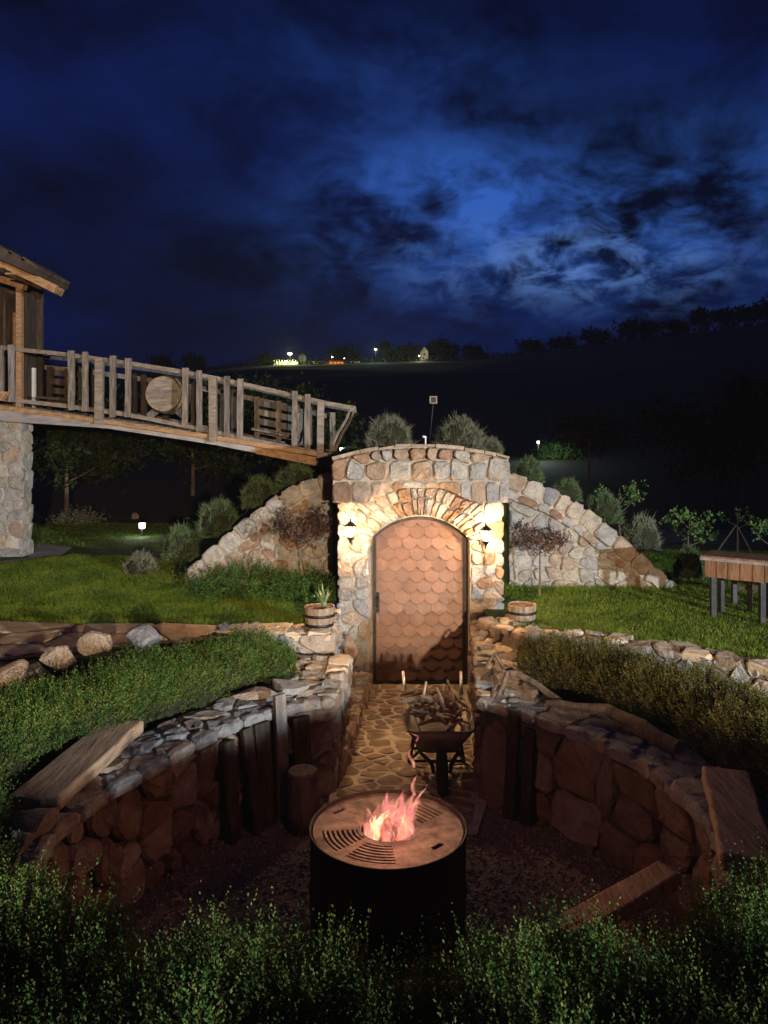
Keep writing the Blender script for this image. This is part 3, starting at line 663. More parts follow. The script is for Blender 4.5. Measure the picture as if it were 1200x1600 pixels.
# ------------------------------------------------------------------ wing walls
def wing(label, curve, seedv, side):
    random.seed(seedv); P3 = [at(x, y, YW) for x, y in curve]; top = [(p.x, p.z) for p in P3]
    px = [t[0] for t in top]; pz = [t[1] for t in top]
    order = np.argsort(px); pxs = np.array(px)[order]; pzs = np.array(pz)[order]
    zt = lambda x: float(np.interp(x, pxs, pzs))
    xa, xb = pxs[0], pxs[-1]; root = thing('wing_wall', label, 'stone wall', ((xa+xb)/2, YW, .8))
    g = np.linspace(xa, xb, 22); zb = .80
    obj('mortar', prism([(x, zt(x)-.035) for x in g][::-1]+[(xa, zb), (xb, zb)], YW+.0, YW+.32), M['mortar'], root)
    band = .30
    # coping band follows the curve, proud of the wall
    L = sum(math.dist(a, b) for a, b in zip(list(zip(g, map(zt, g))), list(zip(g[1:], map(zt, g[1:])))))
    arc = [0]
    for a, b in zip(g, g[1:]): arc.append(arc[-1]+math.hypot(b-a, zt(b)-zt(a)))
    arc = np.array(arc)
    def fr_(s, d):
        x = float(np.interp(s, arc, g)); e = .06; dz = (zt(min(xb, x+e))-zt(max(xa, x-e)))/(min(xb, x+e)-max(xa, x-e)); l = math.hypot(1, dz)
        return x+dz/l*d, zt(x)-d/l
    def fb(u, v, h): x, z = fr_(u, v); return (x, YW-.06-h, z)
    V = []; F = []; m = 30
    for i in range(m+1):
        s = arc[-1]*i/m
        for d in (.022, band): x, z = fr_(s, d); V += [(x, YW-.06, z), (x, YW+.3, z)]
    for i in range(m):
        a = i*4; b = a+4; F += [(a, b, b+2, a+2), (a+1, a, b, b+1)[::-1], (a+2, b+2, b+3, a+3)]
    obj('mortar', (V, F), M['mortar'], root)
    stones(root, [(.01, -.005), (arc[-1]-.01, -.005), (arc[-1]-.01, band*.66), (.01, band*.66)], fb, .22, .19, .014, .035, [M['grey'], M['pale'], M['tan']], 1, .22, .8, 'coping_stone')
    stones(root, [(.01, band*.70), (arc[-1]-.01, band*.70), (arc[-1]-.01, band), (.01, band)], fb, .17, .1, .01, .018, [M['brownstone'], M['tan'], M['grey']], 1, .15, .4, 'band_stone')
    dom = [(x, zt(x)-.34) for x in g if zt(x)-.34 > .84]
    if side < 0: dom = [(x, z) for x, z in dom]
    dom = dom+[(dom[-1][0], .82), (dom[0][0], .82)]
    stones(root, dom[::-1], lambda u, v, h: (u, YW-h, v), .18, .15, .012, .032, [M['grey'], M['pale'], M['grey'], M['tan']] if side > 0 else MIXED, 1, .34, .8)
    return root
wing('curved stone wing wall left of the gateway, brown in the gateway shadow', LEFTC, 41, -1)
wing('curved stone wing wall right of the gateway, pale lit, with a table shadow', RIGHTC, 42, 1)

# ------------------------------------------------------------------ timber bridge on the left
random.seed(51)
def by(px): return 10.5-.6*px/505                                   # the bridge comes slightly nearer to the right
def bp(px, py, dy=0): return at(px, py, by(px))+Vector((0, dy, 0))
bridge = thing('timber_bridge', 'sloping timber footbridge with crooked grey slat railing, from the stone pier to the mound', 'bridge', (-2.8, 10.3, 2.3))
topc = [(-60,628), (0,633), (150,653), (330,679), (505,708)]; botc = [(-60,652), (0,658), (165,669), (330,694), (505,729)]
def cy_(c, px): return float(np.interp(px, [p[0] for p in c], [p[1] for p in c]))
def strip_board(name, pxa, pxb, ca, cb, dy0, dy1, mat, n=10):
    V = []; F = []
    for i in range(n+1):
        px = pxa+(pxb-pxa)*i/n; a = bp(px, ca(px)); b = bp(px, cb(px))
        V += [a+Vector((0, dy0, 0)), a+Vector((0, dy1, 0)), b+Vector((0, dy1, 0)), b+Vector((0, dy0, 0))]
    for i in range(n):
        for k in range(4): F.append((i*4+k, i*4+4+k, i*4+4+(k+1) % 4, i*4+(k+1) % 4))
    F += [(3,2,1,0), (n*4, n*4+1, n*4+2, n*4+3)]
    return obj(name, (V, F), mat, bridge)
strip_board('beam', -60, 142, lambda p: cy_(topc, p)+7, lambda p: cy_(botc, p), 0, .10, M['beampaint'])
strip_board('beam', 142, 425, lambda p: cy_(topc, p)+8, lambda p: cy_(botc, p), .01, .10, M['beampaint'])
strip_board('beam', 400, 516, lambda p: cy_(topc, p)+8, lambda p: cy_(botc, p)+1, -.012, .09, M['honeywood'])
strip_board('beam', -60, 505, lambda p: cy_(topc, p)+9, lambda p: cy_(botc, p)+1, 1.2, 1.3, M['darkwood'])
strip_board('edge_board', -60, 512, lambda p: cy_(topc, p), lambda p: cy_(topc, p)+7, -.05, .09, M['honeywood'])
for i in range(34):
    px = -60+i*17; a = bp(px, cy_(topc, px)+1); b = bp(px+15.5, cy_(topc, px+15.5)+1)
    obj('deck_plank', beam(a.lerp(b, .5)+Vector((0, .08, 0)), a.lerp(b, .5)+Vector((0, 1.3, 0)), (b-a).length, .03), M['greywood'], bridge)
railt = [(-60,535), (0,543), (100,553), (200,567), (300,583), (400,604), (500,628), (556,638)]
def rail(ca, dy, mat, w=.055, t=.04, x0=-60, x1=556, off=0):
    V = []; n = 14; pts = [bp(x0+(x1-x0)*i/n, cy_(ca, x0+(x1-x0)*i/n)+off, dy) for i in range(n+1)]
    F = []
    for p in pts: V += [p+Vector((0, -t/2, -w/2)), p+Vector((0, t/2, -w/2)), p+Vector((0, t/2, w/2)), p+Vector((0, -t/2, w/2))]
    for i in range(n):
        for k in range(4): F.append((i*4+k, i*4+4+k, i*4+4+(k+1) % 4, i*4+(k+1) % 4))
    F += [(3,2,1,0), (n*4, n*4+1, n*4+2, n*4+3)]
    obj('rail', (V, F), mat, bridge)
rail(railt, .05, M['railwood']); rail(railt, .05, M['railwood'], x1=500, off=0) if 0 else None
botr = [(-60,618), (0,623), (100,634), (200,648), (300,668), (430,695), (500,708)]
rail(botr, .05, M['railwood'], x1=500)
rail(railt, 1.15, M['greywood'], x0=-60, x1=552); rail(botr, 1.15, M['greywood'], x1=505)
rail(railt, 1.13, M['greywood'], x1=500, off=18, w=.07)
def slat(px, top, bot, w, dy, mat, name='slat', t=.045, crook=.10):
    a = bp(px+random.uniform(-1, 1), bot, dy); b = bp(px, top, dy); obj(name, beam(a, b, w, t, up=(0, 1, 0), jit=crook, seg=5), mat, bridge)
for px, top, bot, w in [(18,539,628,.075), (112,548,641,.078), (134,550,643,.072), (177,556,652,.072), (201,560,652,.078), (290,575,664,.076), (311,579,674,.072), (355,588,684,.072), (376,592,684,.078), (461,611,702,.072), (481,616,704,.072), (2,540,626,.06)]:
    slat(px, top, bot, w, -.005, M['greywood'])
for px, top, bot, w in [(158,560,663,.105), (334,590,691,.10), (502,628,727,.085)]:
    slat(px, top, bot, w, -.055, M['railwood'], 'post', .07, .01)
for px in (72, 92, 168, 185, 222, 272, 322, 340, 470, 490, 511):
    slat(px, cy_(railt, px)+10, cy_(botr, px)+8, .085, 1.10, M['greywood'] if px > 450 else M['darkwood'])
for dy, o in ((.05, 0), (1.12, 0)):
    pts = [bp(547, 639, dy), bp(541, 655, dy), bp(528, 676, dy), bp(517, 700, dy), bp(513, 722, dy)]
    obj('brace', tube(pts, [.018, .02, .022, .022, .024], 6), M['greywood'], bridge)
# things on the bridge
def barrel_lie(c, r, ln, label):
    root = thing('barrel', label, 'barrel', c)
    prof_ = [(r*.86, -ln/2), (r*.95, -ln*.3), (r, 0), (r*.95, ln*.3), (r*.86, ln/2)]
    n = 18
    for k in range(n):
        a0 = 2*math.pi*k/n+.01; a1 = 2*math.pi*(k+1)/n-.01; V = []
        for rr, y in prof_:
            for q in (rr, rr-.02):
                for a in (a0, a1): V.append((c[0]+q*math.cos(a), c[1]+y, c[2]+q*math.sin(a)))
        F = []
        for i in range(4):
            b = i*4; F += [(b, b+1, b+5, b+4), (b+2, b+6, b+7, b+3), (b, b+4, b+6, b+2), (b+1, b+3, b+7, b+5)]
        F += [(0, 2, 3, 1), (16, 17, 19, 18)]
        obj('stave', (V, F), M['oldwood'], root)
    for k in range(5):       # head planks
        x0 = -r*.84+k*r*.336; x1 = x0+r*.33; P = []
        R = r*.84
        for t in np.linspace(0, 1, 4): x = x0+(x1-x0)*t; P.append((math.sqrt(max(R*R-x*x, .0002)), x))
        P = P+[(-p, q) for p, q in P[::-1]]
        obj('head_plank', prism([(c[0]+p, c[2]+q) for p, q in P], c[1]-ln/2+.012, c[1]-ln/2+.035), M['railwood'], root)
    for y in (-ln*.46, -ln*.25, ln*.25, ln*.44):
        rr = r*(.88 if abs(y) > ln*.3 else .97)+.004; V = []; F = []
        for i in range(24):
            a = 2*math.pi*i/24
            for q, dy in ((rr, -.018), (rr, .018)): V.append((c[0]+q*math.cos(a), c[1]+y+dy, c[2]+q*math.sin(a)))
        for i in range(24): F.append((i*2, i*2+1, (i*2+3) % 48, (i*2+2) % 48))
        obj('hoop', (V, F), M['darkmetal'], root)
    return root
bc = bp(248, 614, .50)
barrel_lie(tuple(bc), .275, .62, 'wooden barrel lying on its side on the bridge, round plank head facing out')
for sg, lab in ((-1, 'wooden chock wedged under the left side of the lying barrel'), (1, 'wooden chock wedged under the right side of the lying barrel')):
    tag(obj('chock', beam(bc+Vector((sg*.25, -.1, -.31)), bc+Vector((sg*.10, -.1, -.17)), .1, .05, up=(0,1,0)), M['greywood']), lab, 'chock', 'chocks under the barrel')
def bench(px0, py0, px1, py1, label, rows=3, dy=.75, mat='darkwood'):
    a = bp(px0, py0, dy); b = bp(px1, py1, dy); root = thing('bench', label, 'bench', tuple(a.lerp(b, .5)-Vector((0, 0, .5))), 'slatted benches on the bridge')
    for k in range(rows):
        o = Vector((0, 0, -.13*k)); obj('back_slat', beam(a+o, b+o, .085, .03, up=(0, 1, 0)), M[mat], root)
    for p in (a, b, a.lerp(b, .5)): obj('leg', beam(p+Vector((0, .05, .08)), p+Vector((0, .05, -.62)), .07, .05, up=(0, 1, 0)), M[mat], root)
    for k in range(3): obj('seat_slat', beam(a+Vector((0, -.08-.12*k, -.38)), b+Vector((0, -.08-.12*k, -.38)), .10, .03), M[mat], root)
bench(385, 624, 458, 638, 'slatted bench at the low right end of the bridge', 4, .8, 'greywood')
bench(45, 575, 105, 581, 'dark slatted bench near the hut end of the bridge', 4, .6)
# stone pier
random.seed(53)
pier = thing('stone_pier', 'grey stone pier carrying the left end of the bridge', 'pier', (-5.5, 11.2, .9))
xr = at(33, 700, 10.75).x; xl = -6.6; zt_ = at(20, 657, 10.75).z; yb_ = 11.10; xr2 = at(50, 700, yb_).x
obj('mortar', ([(xl, 10.76, .7), (xr-.01, 10.76, .7), (xr2-.01, yb_, .7), (xl, yb_, .7), (xl, 10.76, zt_), (xr-.01, 10.76, zt_), (xr2-.01, yb_, zt_), (xl, yb_, zt_)], [(0,1,5,4), (1,2,6,5), (2,3,7,6), (3,0,4,7), (4,5,6,7)]), M['mortar'], pier)
stones(pier, [(xl, .85), (xr, .85), (xr, zt_), (xl, zt_)], lambda u, v, h: (u, 10.75-h, v), .22, .17, .006, .014, [M['grey'], M['grey'], M['grey'], M['pale'], M['grey'], M['tan']], 1, .34, .6)
ln_ = math.hypot(xr2-xr, yb_-10.75); dx_, dy_ = (xr2-xr)/ln_, (yb_-10.75)/ln_
stones(pier, [(0, .85), (ln_, .85), (ln_, zt_), (0, zt_)], lambda u, v, h: (xr+dx_*u+dy_*h, 10.75+dy_*u-dx_*h, v), .24, .20, .008, .018, [M['grey'], M['grey'], M['pale']], 1, .3, .6)
# hut
hut = thing('timber_hut', 'timber hut corner with warm wooden post and dark tiled eaves above the bridge', 'hut', (-6.2, 11.5, 3.1))
yh = 10.62
def hp(px, py, y=yh): return at(px, py, y)
obj('post', beam(hp(31, 640), hp(31, 440), .075, .075, up=(0,1,0)), M['honeywood'], hut)
obj('post', beam(hp(30, 640, yh+.9), hp(30, 450, yh+.9), .09, .09, up=(0,1,0)), M['railwood'], hut)
obj('post', beam(hp(50, 640, yh+.5), hp(50, 575, yh+.5), .10, .05, up=(0,1,0)), M['whitewall'], hut)
obj('tie_beam', beam(hp(-90, 405), hp(40, 447), .12, .12, up=(0,1,0)), M['honeywood'], hut)
obj('eave_beam', beam(hp(-60, 379), hp(97, 456), .13, .10, up=(0,1,0)), M['honeywood'], hut)
obj('eave_beam', beam(hp(-60, 381, yh-.8), hp(88, 452, yh-.8), .10, .08, up=(0,1,0)), M['honeywood'], hut)
e0 = hp(-60, 357); e1 = hp(106, 441)
for k in range(9):
    a = e0.lerp(e1, k/9); b = e0.lerp(e1, (k+1)/9+.015)
    sl = (e1-e0).normalized()
    for dy_ in (-.75, -.25): obj('roof_tile', beam(a+Vector((0, dy_, .02)), b+Vector((0, dy_, -.012)), .49, .045, up=(0, 0, 1)), M['rooftile'], hut)
obj('roof_slab', ([tuple(v) for yy in (-1.0, .05) for v in (e0+Vector((0, yy, -.01)), e1+Vector((0, yy, -.01)), e1+Vector((-.03, yy, -.10)), e0+Vector((-.03, yy, -.19)))], [(0,1,2,3), (7,6,5,4), (0,4,5,1), (1,5,6,2), (2,6,7,3), (3,7,4,0)]), M['rooftile'], hut)
for k in range(8):
    a = hp(-60+k*18, 385+k*9); obj('soffit_board', beam(a+Vector((0, -.9, -.01)), a+Vector((0, .1, -.01)), .145, .02), M['honeywood'], hut)
for k in range(9): obj('wall_board', box(-7.2+k*.24, -7.2+k*.24+.232, yh+.75, yh+.79, 3.0, 4.95), M['darkwood'], hut)
obj('door', box(hp(-10, 500).x, hp(11, 500).x, yh+.55, yh+.60, 3.05, 4.5), M['honeywood'], hut)
obj('door_frame', box(hp(12, 500).x, hp(25, 500).x, yh+.3, yh+.6, 3.0, 4.75), M['darkwood'], hut)
obj('floor', box(-7.4, hp(20, 600).x, yh-.1, yh+2.2, 2.92, 3.03), M['darkwood'], hut)
p = bp(4, 620, -.12); pot = obj('bowl', lathe([(.08, -.06), (.14, .02), (.15, .06), (.13, .05), (.02, .0)], p, 14), M['honeywood']); tag(pot, 'orange clay bowl at the hut end of the bridge rail', 'bowl')
# ------------------------------------------------------------------ paths, slab, flagstones on the terrace
sl_ = obj('concrete_path', ([tuple(Vector((x, y, float(gz(x, y))+.012))) for x, y in [(-6.4,9.4), (-5.6,9.75), (-5.0,10.2), (-4.55,10.9), (-4.7,11.6), (-5.3,12.0), (-8,12.0), (-8,9.0)]], [tuple(range(8))]), M['concrete'], kind='structure')
random.seed(61)
fl = obj('terrace_path', ([(x, y, float(gz(-1.5, 7.2))+.018) for x, y in [(-6.6,5.9), (-3.0,6.2), (-2.2,6.52), (-1.3,6.92), (-.48,6.96), (-.48,7.35), (-2.0,7.33), (-3.8,7.42), (-6.6,7.9)]], [tuple(range(9))]), M['soil'], kind='structure')
WLOC[fl] = np.zeros(3)
for P in voro([(-6.6,5.95), (-3.0,6.25), (-1.3,6.97), (-.5,6.99), (-.5,7.33), (-2.0,7.31), (-3.8,7.4), (-6.6,7.85)], seeds_rows([(-6.6,5.95), (-3.0,6.25), (-1.3,6.97), (-.5,6.99), (-.5,7.33), (-2.0,7.31), (-3.8,7.4), (-6.6,7.85)], .55, .36), .025):
    obj('flagstone', stone_vf(P, lambda u, v, h: (u, v, .897+h*.5), .03, .4), M['flag'], fl)
rd = obj('road', ([(x, y, float(gz(x, y))+.03) for x, y in [(4.4,14.9), (4.5,13.2), (6.0,12.6), (8.2,12.0), (14,10.4), (14,12.6), (9.0,14.0), (6.6,14.85)]], [tuple(range(8))]), M['roadgrey'], kind='structure')

# ------------------------------------------------------------------ lawn grass
def in_any(polys, x, y):
    m = np.zeros(x.shape, bool)
    for P in polys: m |= inside_np(P, x, y)
    return m
LA = [(-9,7.9), (-6.6,7.85), (-3.8,7.42), (-2.0,7.36), (-.55,7.36), (-.55,9.2), (-2.5,9.2), (-2.9,10.6), (-4.4,10.9), (-5.0,10.2), (-5.6,9.75), (-9,9.0)]
RA_ = [(1.27,7.25), (1.9,7.1), (2.7,6.6), (3.25,6.0), (3.8,5.3), (4.5,4.3), (8,4.3), (8,12.0), (3.65,12.4), (3.65,9.2), (1.27,9.2)]
BACK = [(-9,12.1), (-4.5,11.6), (-2.7,11.0), (-2.7,15), (-9,15)]
def scatter(polys, n, x0, x1, y0, y1):
    x = rng.uniform(x0, x1, n); y = rng.uniform(y0, y1, n); m = in_any(polys, x, y); return x[m], y[m]
x1_, y1_ = scatter([LA], 260000, -9, -.5, 7.3, 11); x2_, y2_ = scatter([RA_], 260000, 1.2, 8, 4.2, 12.4); x3_, y3_ = scatter([BACK], 30000, -9, -2.7, 11, 15)
x = np.concatenate([x1_, x2_, x3_]); y = np.concatenate([y1_, y2_, y3_])
clump = np.sin(x*7.1+np.sin(y*5.3)*1.7)*np.sin(y*6.3+np.sin(x*4.1)*2)
P = np.stack([x, y, gz(x, y)-.005], 1); D = unit(np.stack([rng.normal(0, .38, len(x)), rng.normal(0, .38, len(x)), np.ones(len(x))], 1))
g = obj('grass', blades(P, D, rng.uniform(.018, .042, len(x))*(1+.35*clump), .0035), M['grass']); tag(g, 'mown green lawn grass on both sides of the gateway', 'grass', kind='stuff')
# taller ragged tufts at lawn edges and in bed
e = []
for (ax, ay, bx, by_) in [(-6.6,7.9,-3.8,7.45), (-3.8,7.45,-2.0,7.38), (-2,7.38,-.6,7.36), (1.3,7.25,1.9,7.1), (1.9,7.1,2.7,6.6), (2.7,6.6,3.8,5.3), (1.4,9.12,3.6,9.12), (-2.4,9.12,-.7,9.1), (-2.5,9.3,-2.3,9.7)]:
    k = int(900*math.dist((ax, ay), (bx, by_))); t = rng.uniform(0, 1, k); e.append(np.stack([ax+(bx-ax)*t+rng.normal(0, .03, k), ay+(by_-ay)*t+rng.normal(0, .03, k)], 1))
e = np.concatenate(e); P = np.concatenate([e, gz(e[:, 0], e[:, 1])[:, None]-.005], 1); D = unit(np.stack([rng.normal(0, .5, len(e)), rng.normal(0, .5, len(e)), np.ones(len(e))], 1))
g = obj('grass', blades(P, D, rng.uniform(.04, .10, len(e)), .004), M['grass']); tag(g, 'longer ragged grass along the lawn edges and the foot of the wing walls', 'grass', kind='stuff')

# ------------------------------------------------------------------ hedges
def hedge(label, pts, wdt, zb, zt0, dens, mats, ll=.016, sl=.11, nleaf=11, seedv=0, bump_=.05, dirb=(0, 0, 1)):
    """pts centre line, wdt half width, zt0 height function of arc length"""
    r_ = np.random.default_rng(seedv); pts = smooth_path(pts, 2); f, L = path_frame(pts); root_p = f(L/2)[0]
    root = thing('hedge', label, 'hedge', (root_p.x, root_p.y, zb))
    ns = 80; na = 14; V = []; F = []
    ph = r_.uniform(0, 6, 6)
    def surf(s, a, k=1.0):
        p, nn = f(s); ends = min(1, max(.02, min(s, L-s)/.25))**.5; w = wdt(s/L)*ends*k; zt_ = zt0(s/L)
        lump = 1+.10*math.sin(s*7+ph[0]+a*2)+.07*math.sin(s*15+ph[1]-a*3)+.05*math.sin(s*29+ph[2]+a*5)
        c = math.cos(a); si = math.sin(a); e = .62
        u = (abs(c)**e)*(1 if c >= 0 else -1)*w*lump; v = (abs(si)**e)*(zt_-zb)*k*(.55+.45*ends)*(1+(lump-1)*.8)
        return Vector((p.x+nn.x*u, p.y+nn.y*u, zb+v)), Vector((nn.x*c, nn.y*c, si+.25)).normalized()
    for i in range(ns+1):
        for j in range(na+1): V.append(surf(L*i/ns, math.pi*j/na, .86)[0])
    for i in range(ns):
        for j in range(na): F.append((i*(na+1)+j, i*(na+1)+j+1, (i+1)*(na+1)+j+1, (i+1)*(na+1)+j))
    obj('twig_mass', (V, F), M['core'], root, True)
    ar = L*(2*wdt(.5)+1.3*(zt0(.5)-zb)); n = int(ar*dens); Pn = np.empty((n, 3)); Dn = np.empty((n, 3))
    for i in range(n):
        s = r_.uniform(0, L); a = math.acos(r_.uniform(-1, 1)) if r_.random() < .75 else r_.uniform(0, math.pi)
        q, d = surf(s, a, r_.uniform(.80, .97)); Pn[i] = q; Dn[i] = d
    Dn = unit(Dn+r_.normal(0, .33, (n, 3))+np.array(dirb)*.45)
    lm = r_.uniform(.55, 1.25, n)*sl; lm[r_.random(n) < .06] *= 1.7
    half = r_.random(n) < .5
    for k, mt in enumerate(mats):
        m = (r_.random(n) < .5) if k < 0 else (half if k == 0 else ~half)
        if len(mats) == 1: m = np.ones(n, bool)
        Vv, Ff = sprigs(Pn[m], Dn[m], lm[m], nleaf, ll, .28)
        obj('foliage', (Vv, Ff), mt, root)
    return root
hedge('dark leafy hedge filling the bottom of the view in front of the fire pit', [(-2.15,4.05), (-2.25,3.5), (-1.9,2.85), (-1.45,2.38), (-.8,2.04), (0,1.93), (.8,2.03), (1.5,2.38), (2.0,3.0), (2.25,3.6)],
      lambda t: .34+.06*math.sin(t*math.pi), .62, lambda t: .99+.20*math.sin(math.pi*min(1, max(0, t)))**.6, 3400, [M['leaf'], M['leafwarm']], .0140, .12, 14, 1)
hedge('bright green hedge behind the left coping, between boulders and the plank', [(-.74,6.28), (-1.30,5.98), (-1.80,5.42), (-2.17,4.78), (-2.45,4.1), (-2.7,3.3)],
      lambda t: .26+.10*t, .68, lambda t: 1.05, 2500, [M['leaf'], M['leafmid']], .017, .10, 11, 2)
hedge('olive brown hedge behind the right coping, below the rubble retaining wall', [(1.16,6.46), (1.6,6.02), (2.0,5.42), (2.30,4.7), (2.46,3.9), (2.5,3.2)],
      lambda t: .26+.12*t, .66, lambda t: 1.03, 2400, [M['leafwarm'], M['leafbrown']], .016, .10, 11, 3)

# ------------------------------------------------------------------ shrubs
def mound_mesh(seedv, n=5200, h=1.0):
    r_ = np.random.default_rng(seedv); th = r_.uniform(0, 2*np.pi, n); c = r_.uniform(-.15, 1, n); s_ = np.sqrt(np.maximum(0, 1-c*c))
    D = np.stack([s_*np.cos(th), s_*np.sin(th), c], 1); lump = 1+.13*np.sin(th*2+seedv*1.7)*s_+.10*np.sin(th*5+c*4+seedv)+.08*np.sin(th*9-c*7)+.07*np.sin(c*11+th*3)
    P = D*np.array([.40, .40, .66])*lump[:, None]+np.array([0, 0, .12]); DD = unit(D*.8+np.array([0, 0, .55])+r_.normal(0, .30, (n, 3)))
    V1, F1 = blades(P, DD, r_.uniform(.06, .17, n)*(1+.9*(r_.random(n) < .08)), .009)
    return V1, F1
shrub_me = [make_mesh('shrub_sprays', *mound_mesh(s), M['shrub']) for s in (1, 2, 3)]
shrub_mg = [make_mesh('shrub_sprays', *mound_mesh(s), M['shrubg']) for s in (4, 5)]
core_v, core_f = lathe([(.05, 0), (.36, .10), (.44, .30), (.40, .52), (.25, .70), (.03, .77)], (0, 0, 0), 14)
core_me = make_mesh('shrub_core', core_v, core_f, M['core'], True)
def shrub(px, py, wpx, y, green, label, hk=.8):
    """px, py = middle of the base"""
    p = at(px, py, y); w = wpx*y/FPX; root = thing('round_shrub', label, 'shrub', tuple(p), 'round clipped shrubs on the mound'); root.scale = (w, w, w*hk); root.rotation_euler = (0, 0, random.uniform(0, 6))
    a = bpy.data.objects.new('foliage', random.choice(shrub_mg if green else shrub_me)); b = bpy.data.objects.new('twig_mass', core_me)
    for o in (a, b): COL.objects.link(o); o.parent = root
random.seed(8)
for q in [(608, 703, 68, 10.2, 0, 'pale round shrub above the left half of the gateway parapet', .85),
          (718, 706, 74, 10.2, 0, 'large pale round shrub above the right half of the parapet', .8), (762, 716, 44, 10.6, 0, 'small pale shrub tucked beside the large one at the parapet end', .8),
          (826, 757, 46, 9.9, 1, 'green shrub first down the right slope from the gateway', 1.0), (886, 783, 42, 9.8, 1, 'small round shrub second down the right slope', .9),
          (943, 818, 52, 9.8, 1, 'bushy green shrub third down the right slope', 1.0), (1002, 862, 58, 9.7, 0, 'straggly grey green shrub fourth down the right slope', 1.05), (1076, 905, 46, 9.6, 1, 'small green shrub at the foot of the right slope', 1.2),
          (462, 768, 66, 9.9, 1, 'dark shrub just under the low end of the bridge', .7), (405, 795, 56, 9.9, 1, 'dark green shrub on the left slope beneath the bridge', 1.0), (342, 840, 64, 9.9, 1, 'round green shrub halfway down the left slope', 1.0),
          (282, 877, 58, 9.9, 1, 'green shrub low on the left slope beside wall end', 1.05), (220, 905, 54, 9.7, 0, 'grey lavender shrub on the lawn left of the wall end', .85), (548, 712, 40, 10.6, 1, 'tiny dark shrub between the bridge end and the parapet', .4)]:
    shrub(*q)
# low dark bushes at the foot of the left wing wall
def bush(name, label, c, rx, ry, rz, n, mat, ll, sl, nl=8, seedv=0, catg='bush', k0=.55):
    r_ = np.random.default_rng(seedv); th = r_.uniform(0, 2*np.pi, n); cc = r_.uniform(-.1, 1, n); s_ = np.sqrt(1-cc*cc*.99)
    D = np.stack([s_*np.cos(th), s_*np.sin(th), cc], 1); k = r_.uniform(k0, 1, n)*(1+.18*np.sin(th*3+seedv)+.1*np.sin(th*5+cc*6))
    P = D*np.array([rx, ry, rz])*k[:, None]+np.array(c); DD = unit(D+np.array([0, 0, .5])+r_.normal(0, .4, (n, 3)))
    o = thing(name, label, catg, c); obj('foliage', sprigs(P, DD, sl*r_.uniform(.6, 1.4, n), nl, ll, .3), mat, o); return o
bush('low_bush', 'low dark spreading bush against the foot of the left wing wall', (-1.55, 8.75, .9), .75, .32, .30, 900, M['leaf'], .028, .12, 8, 3)
bush('low_bush', 'dark bush in shade behind the half barrel planter', (-.85, 8.5, .9), .35, .3, .26, 500, M['leaf'], .028, .12, 8, 4)
lb = at(875, 722, 26); bush('low_bush', 'bush lit bright green by a garden spotlight on the far slope', tuple(lb), .75, .4, .55, 500, M['youngleaf'], .09, .3, 7, 5)

# ------------------------------------------------------------------ trees
def tree(name, label, base, h, cr, n, mat, trunk_h=.35, ll=.09, seedv=0, sparse=False, limbs=7, lean=(0, 0), group=None, flat=1.0, tr=.022):
    r_ = random.Random(seedv); rn = np.random.default_rng(seedv); b = Vector(base); root = thing(name, label, 'tree', tuple(b), group)
    top = b+Vector((lean[0], lean[1], h*.82)); mid = b+Vector((lean[0]*.4+r_.uniform(-.03, .03)*h, lean[1]*.4, h*.45))
    parts = [tube([b-Vector((0, 0, .05)), b.lerp(mid, .5)+Vector((r_.uniform(-.01, .01)*h, 0, 0)), mid, top], [h*tr, h*tr*.8, h*tr*.6, h*tr*.15], 7)]
    tips = []
    for k in range(limbs):
        t = trunk_h+(.9-trunk_h)*k/limbs; s = b.lerp(mid, t/.45) if t < .45 else mid.lerp(top, (t-.45)/.55); a = k*2.4+r_.uniform(-.4, .4)
        ln = cr*r_.uniform(.6, 1.0)*(1-.35*(t-trunk_h)); e = s+Vector((math.cos(a)*ln, math.sin(a)*ln, ln*r_.uniform(.35, .95)*flat)); m_ = s.lerp(e, .5)+Vector((0, 0, -.06*ln))
        parts.append(tube([s, m_, e], [h*tr*.4, h*tr*.22, h*tr*.08], 5)); tips += [s.lerp(e, .55), e, m_.lerp(e, .7)+Vector((r_.uniform(-1, 1), r_.uniform(-1, 1), r_.uniform(-.3, .7)))*cr*.3]
    tips.append(top)
    obj('trunk', join(*parts), M['bark'], root)
    T = np.array([tuple(t) for t in tips]); i = rn.integers(0, len(T), n); sg = cr*(.12 if sparse else .24)
    P = T[i]+rn.normal(0, 1, (n, 3))*sg*np.array([1, 1, .75*flat]); D = unit(rn.normal(0, 1, (n, 3))+np.array([0, 0, .4]))
    obj('crown', sprigs(P, D, ll*1.6, 5, ll, .32), mat, root); return root
G = 'dark trees behind the bridge'
tree('broadleaf_tree', 'dark tree behind the bridge, nearest the stone pier', (-6.6, 16, 1.0), 2.5, 1.2, 1600, M['treeleaf'], .3, .13, 11, group=G)
tree('broadleaf_tree', 'dark tree behind the bridge, in the middle of the gap', (-4.6, 18.5, 1.3), 2.5, 1.4, 1600, M['treeleaf'], .25, .13, 12, group=G)
tree('broadleaf_tree', 'dark tree behind the bridge above the path lamp', (-3.0, 20, 1.5), 2.2, 1.4, 1600, M['treeleaf'], .2, .13, 13, group=G)
tree('broadleaf_tree', 'dark tree behind the low end of the bridge', (-1.7, 17, 1.2), 1.7, 1.1, 1200, M['treeleaf'], .15, .12, 14, group=G)
G = 'dark orchard trees beyond the road'
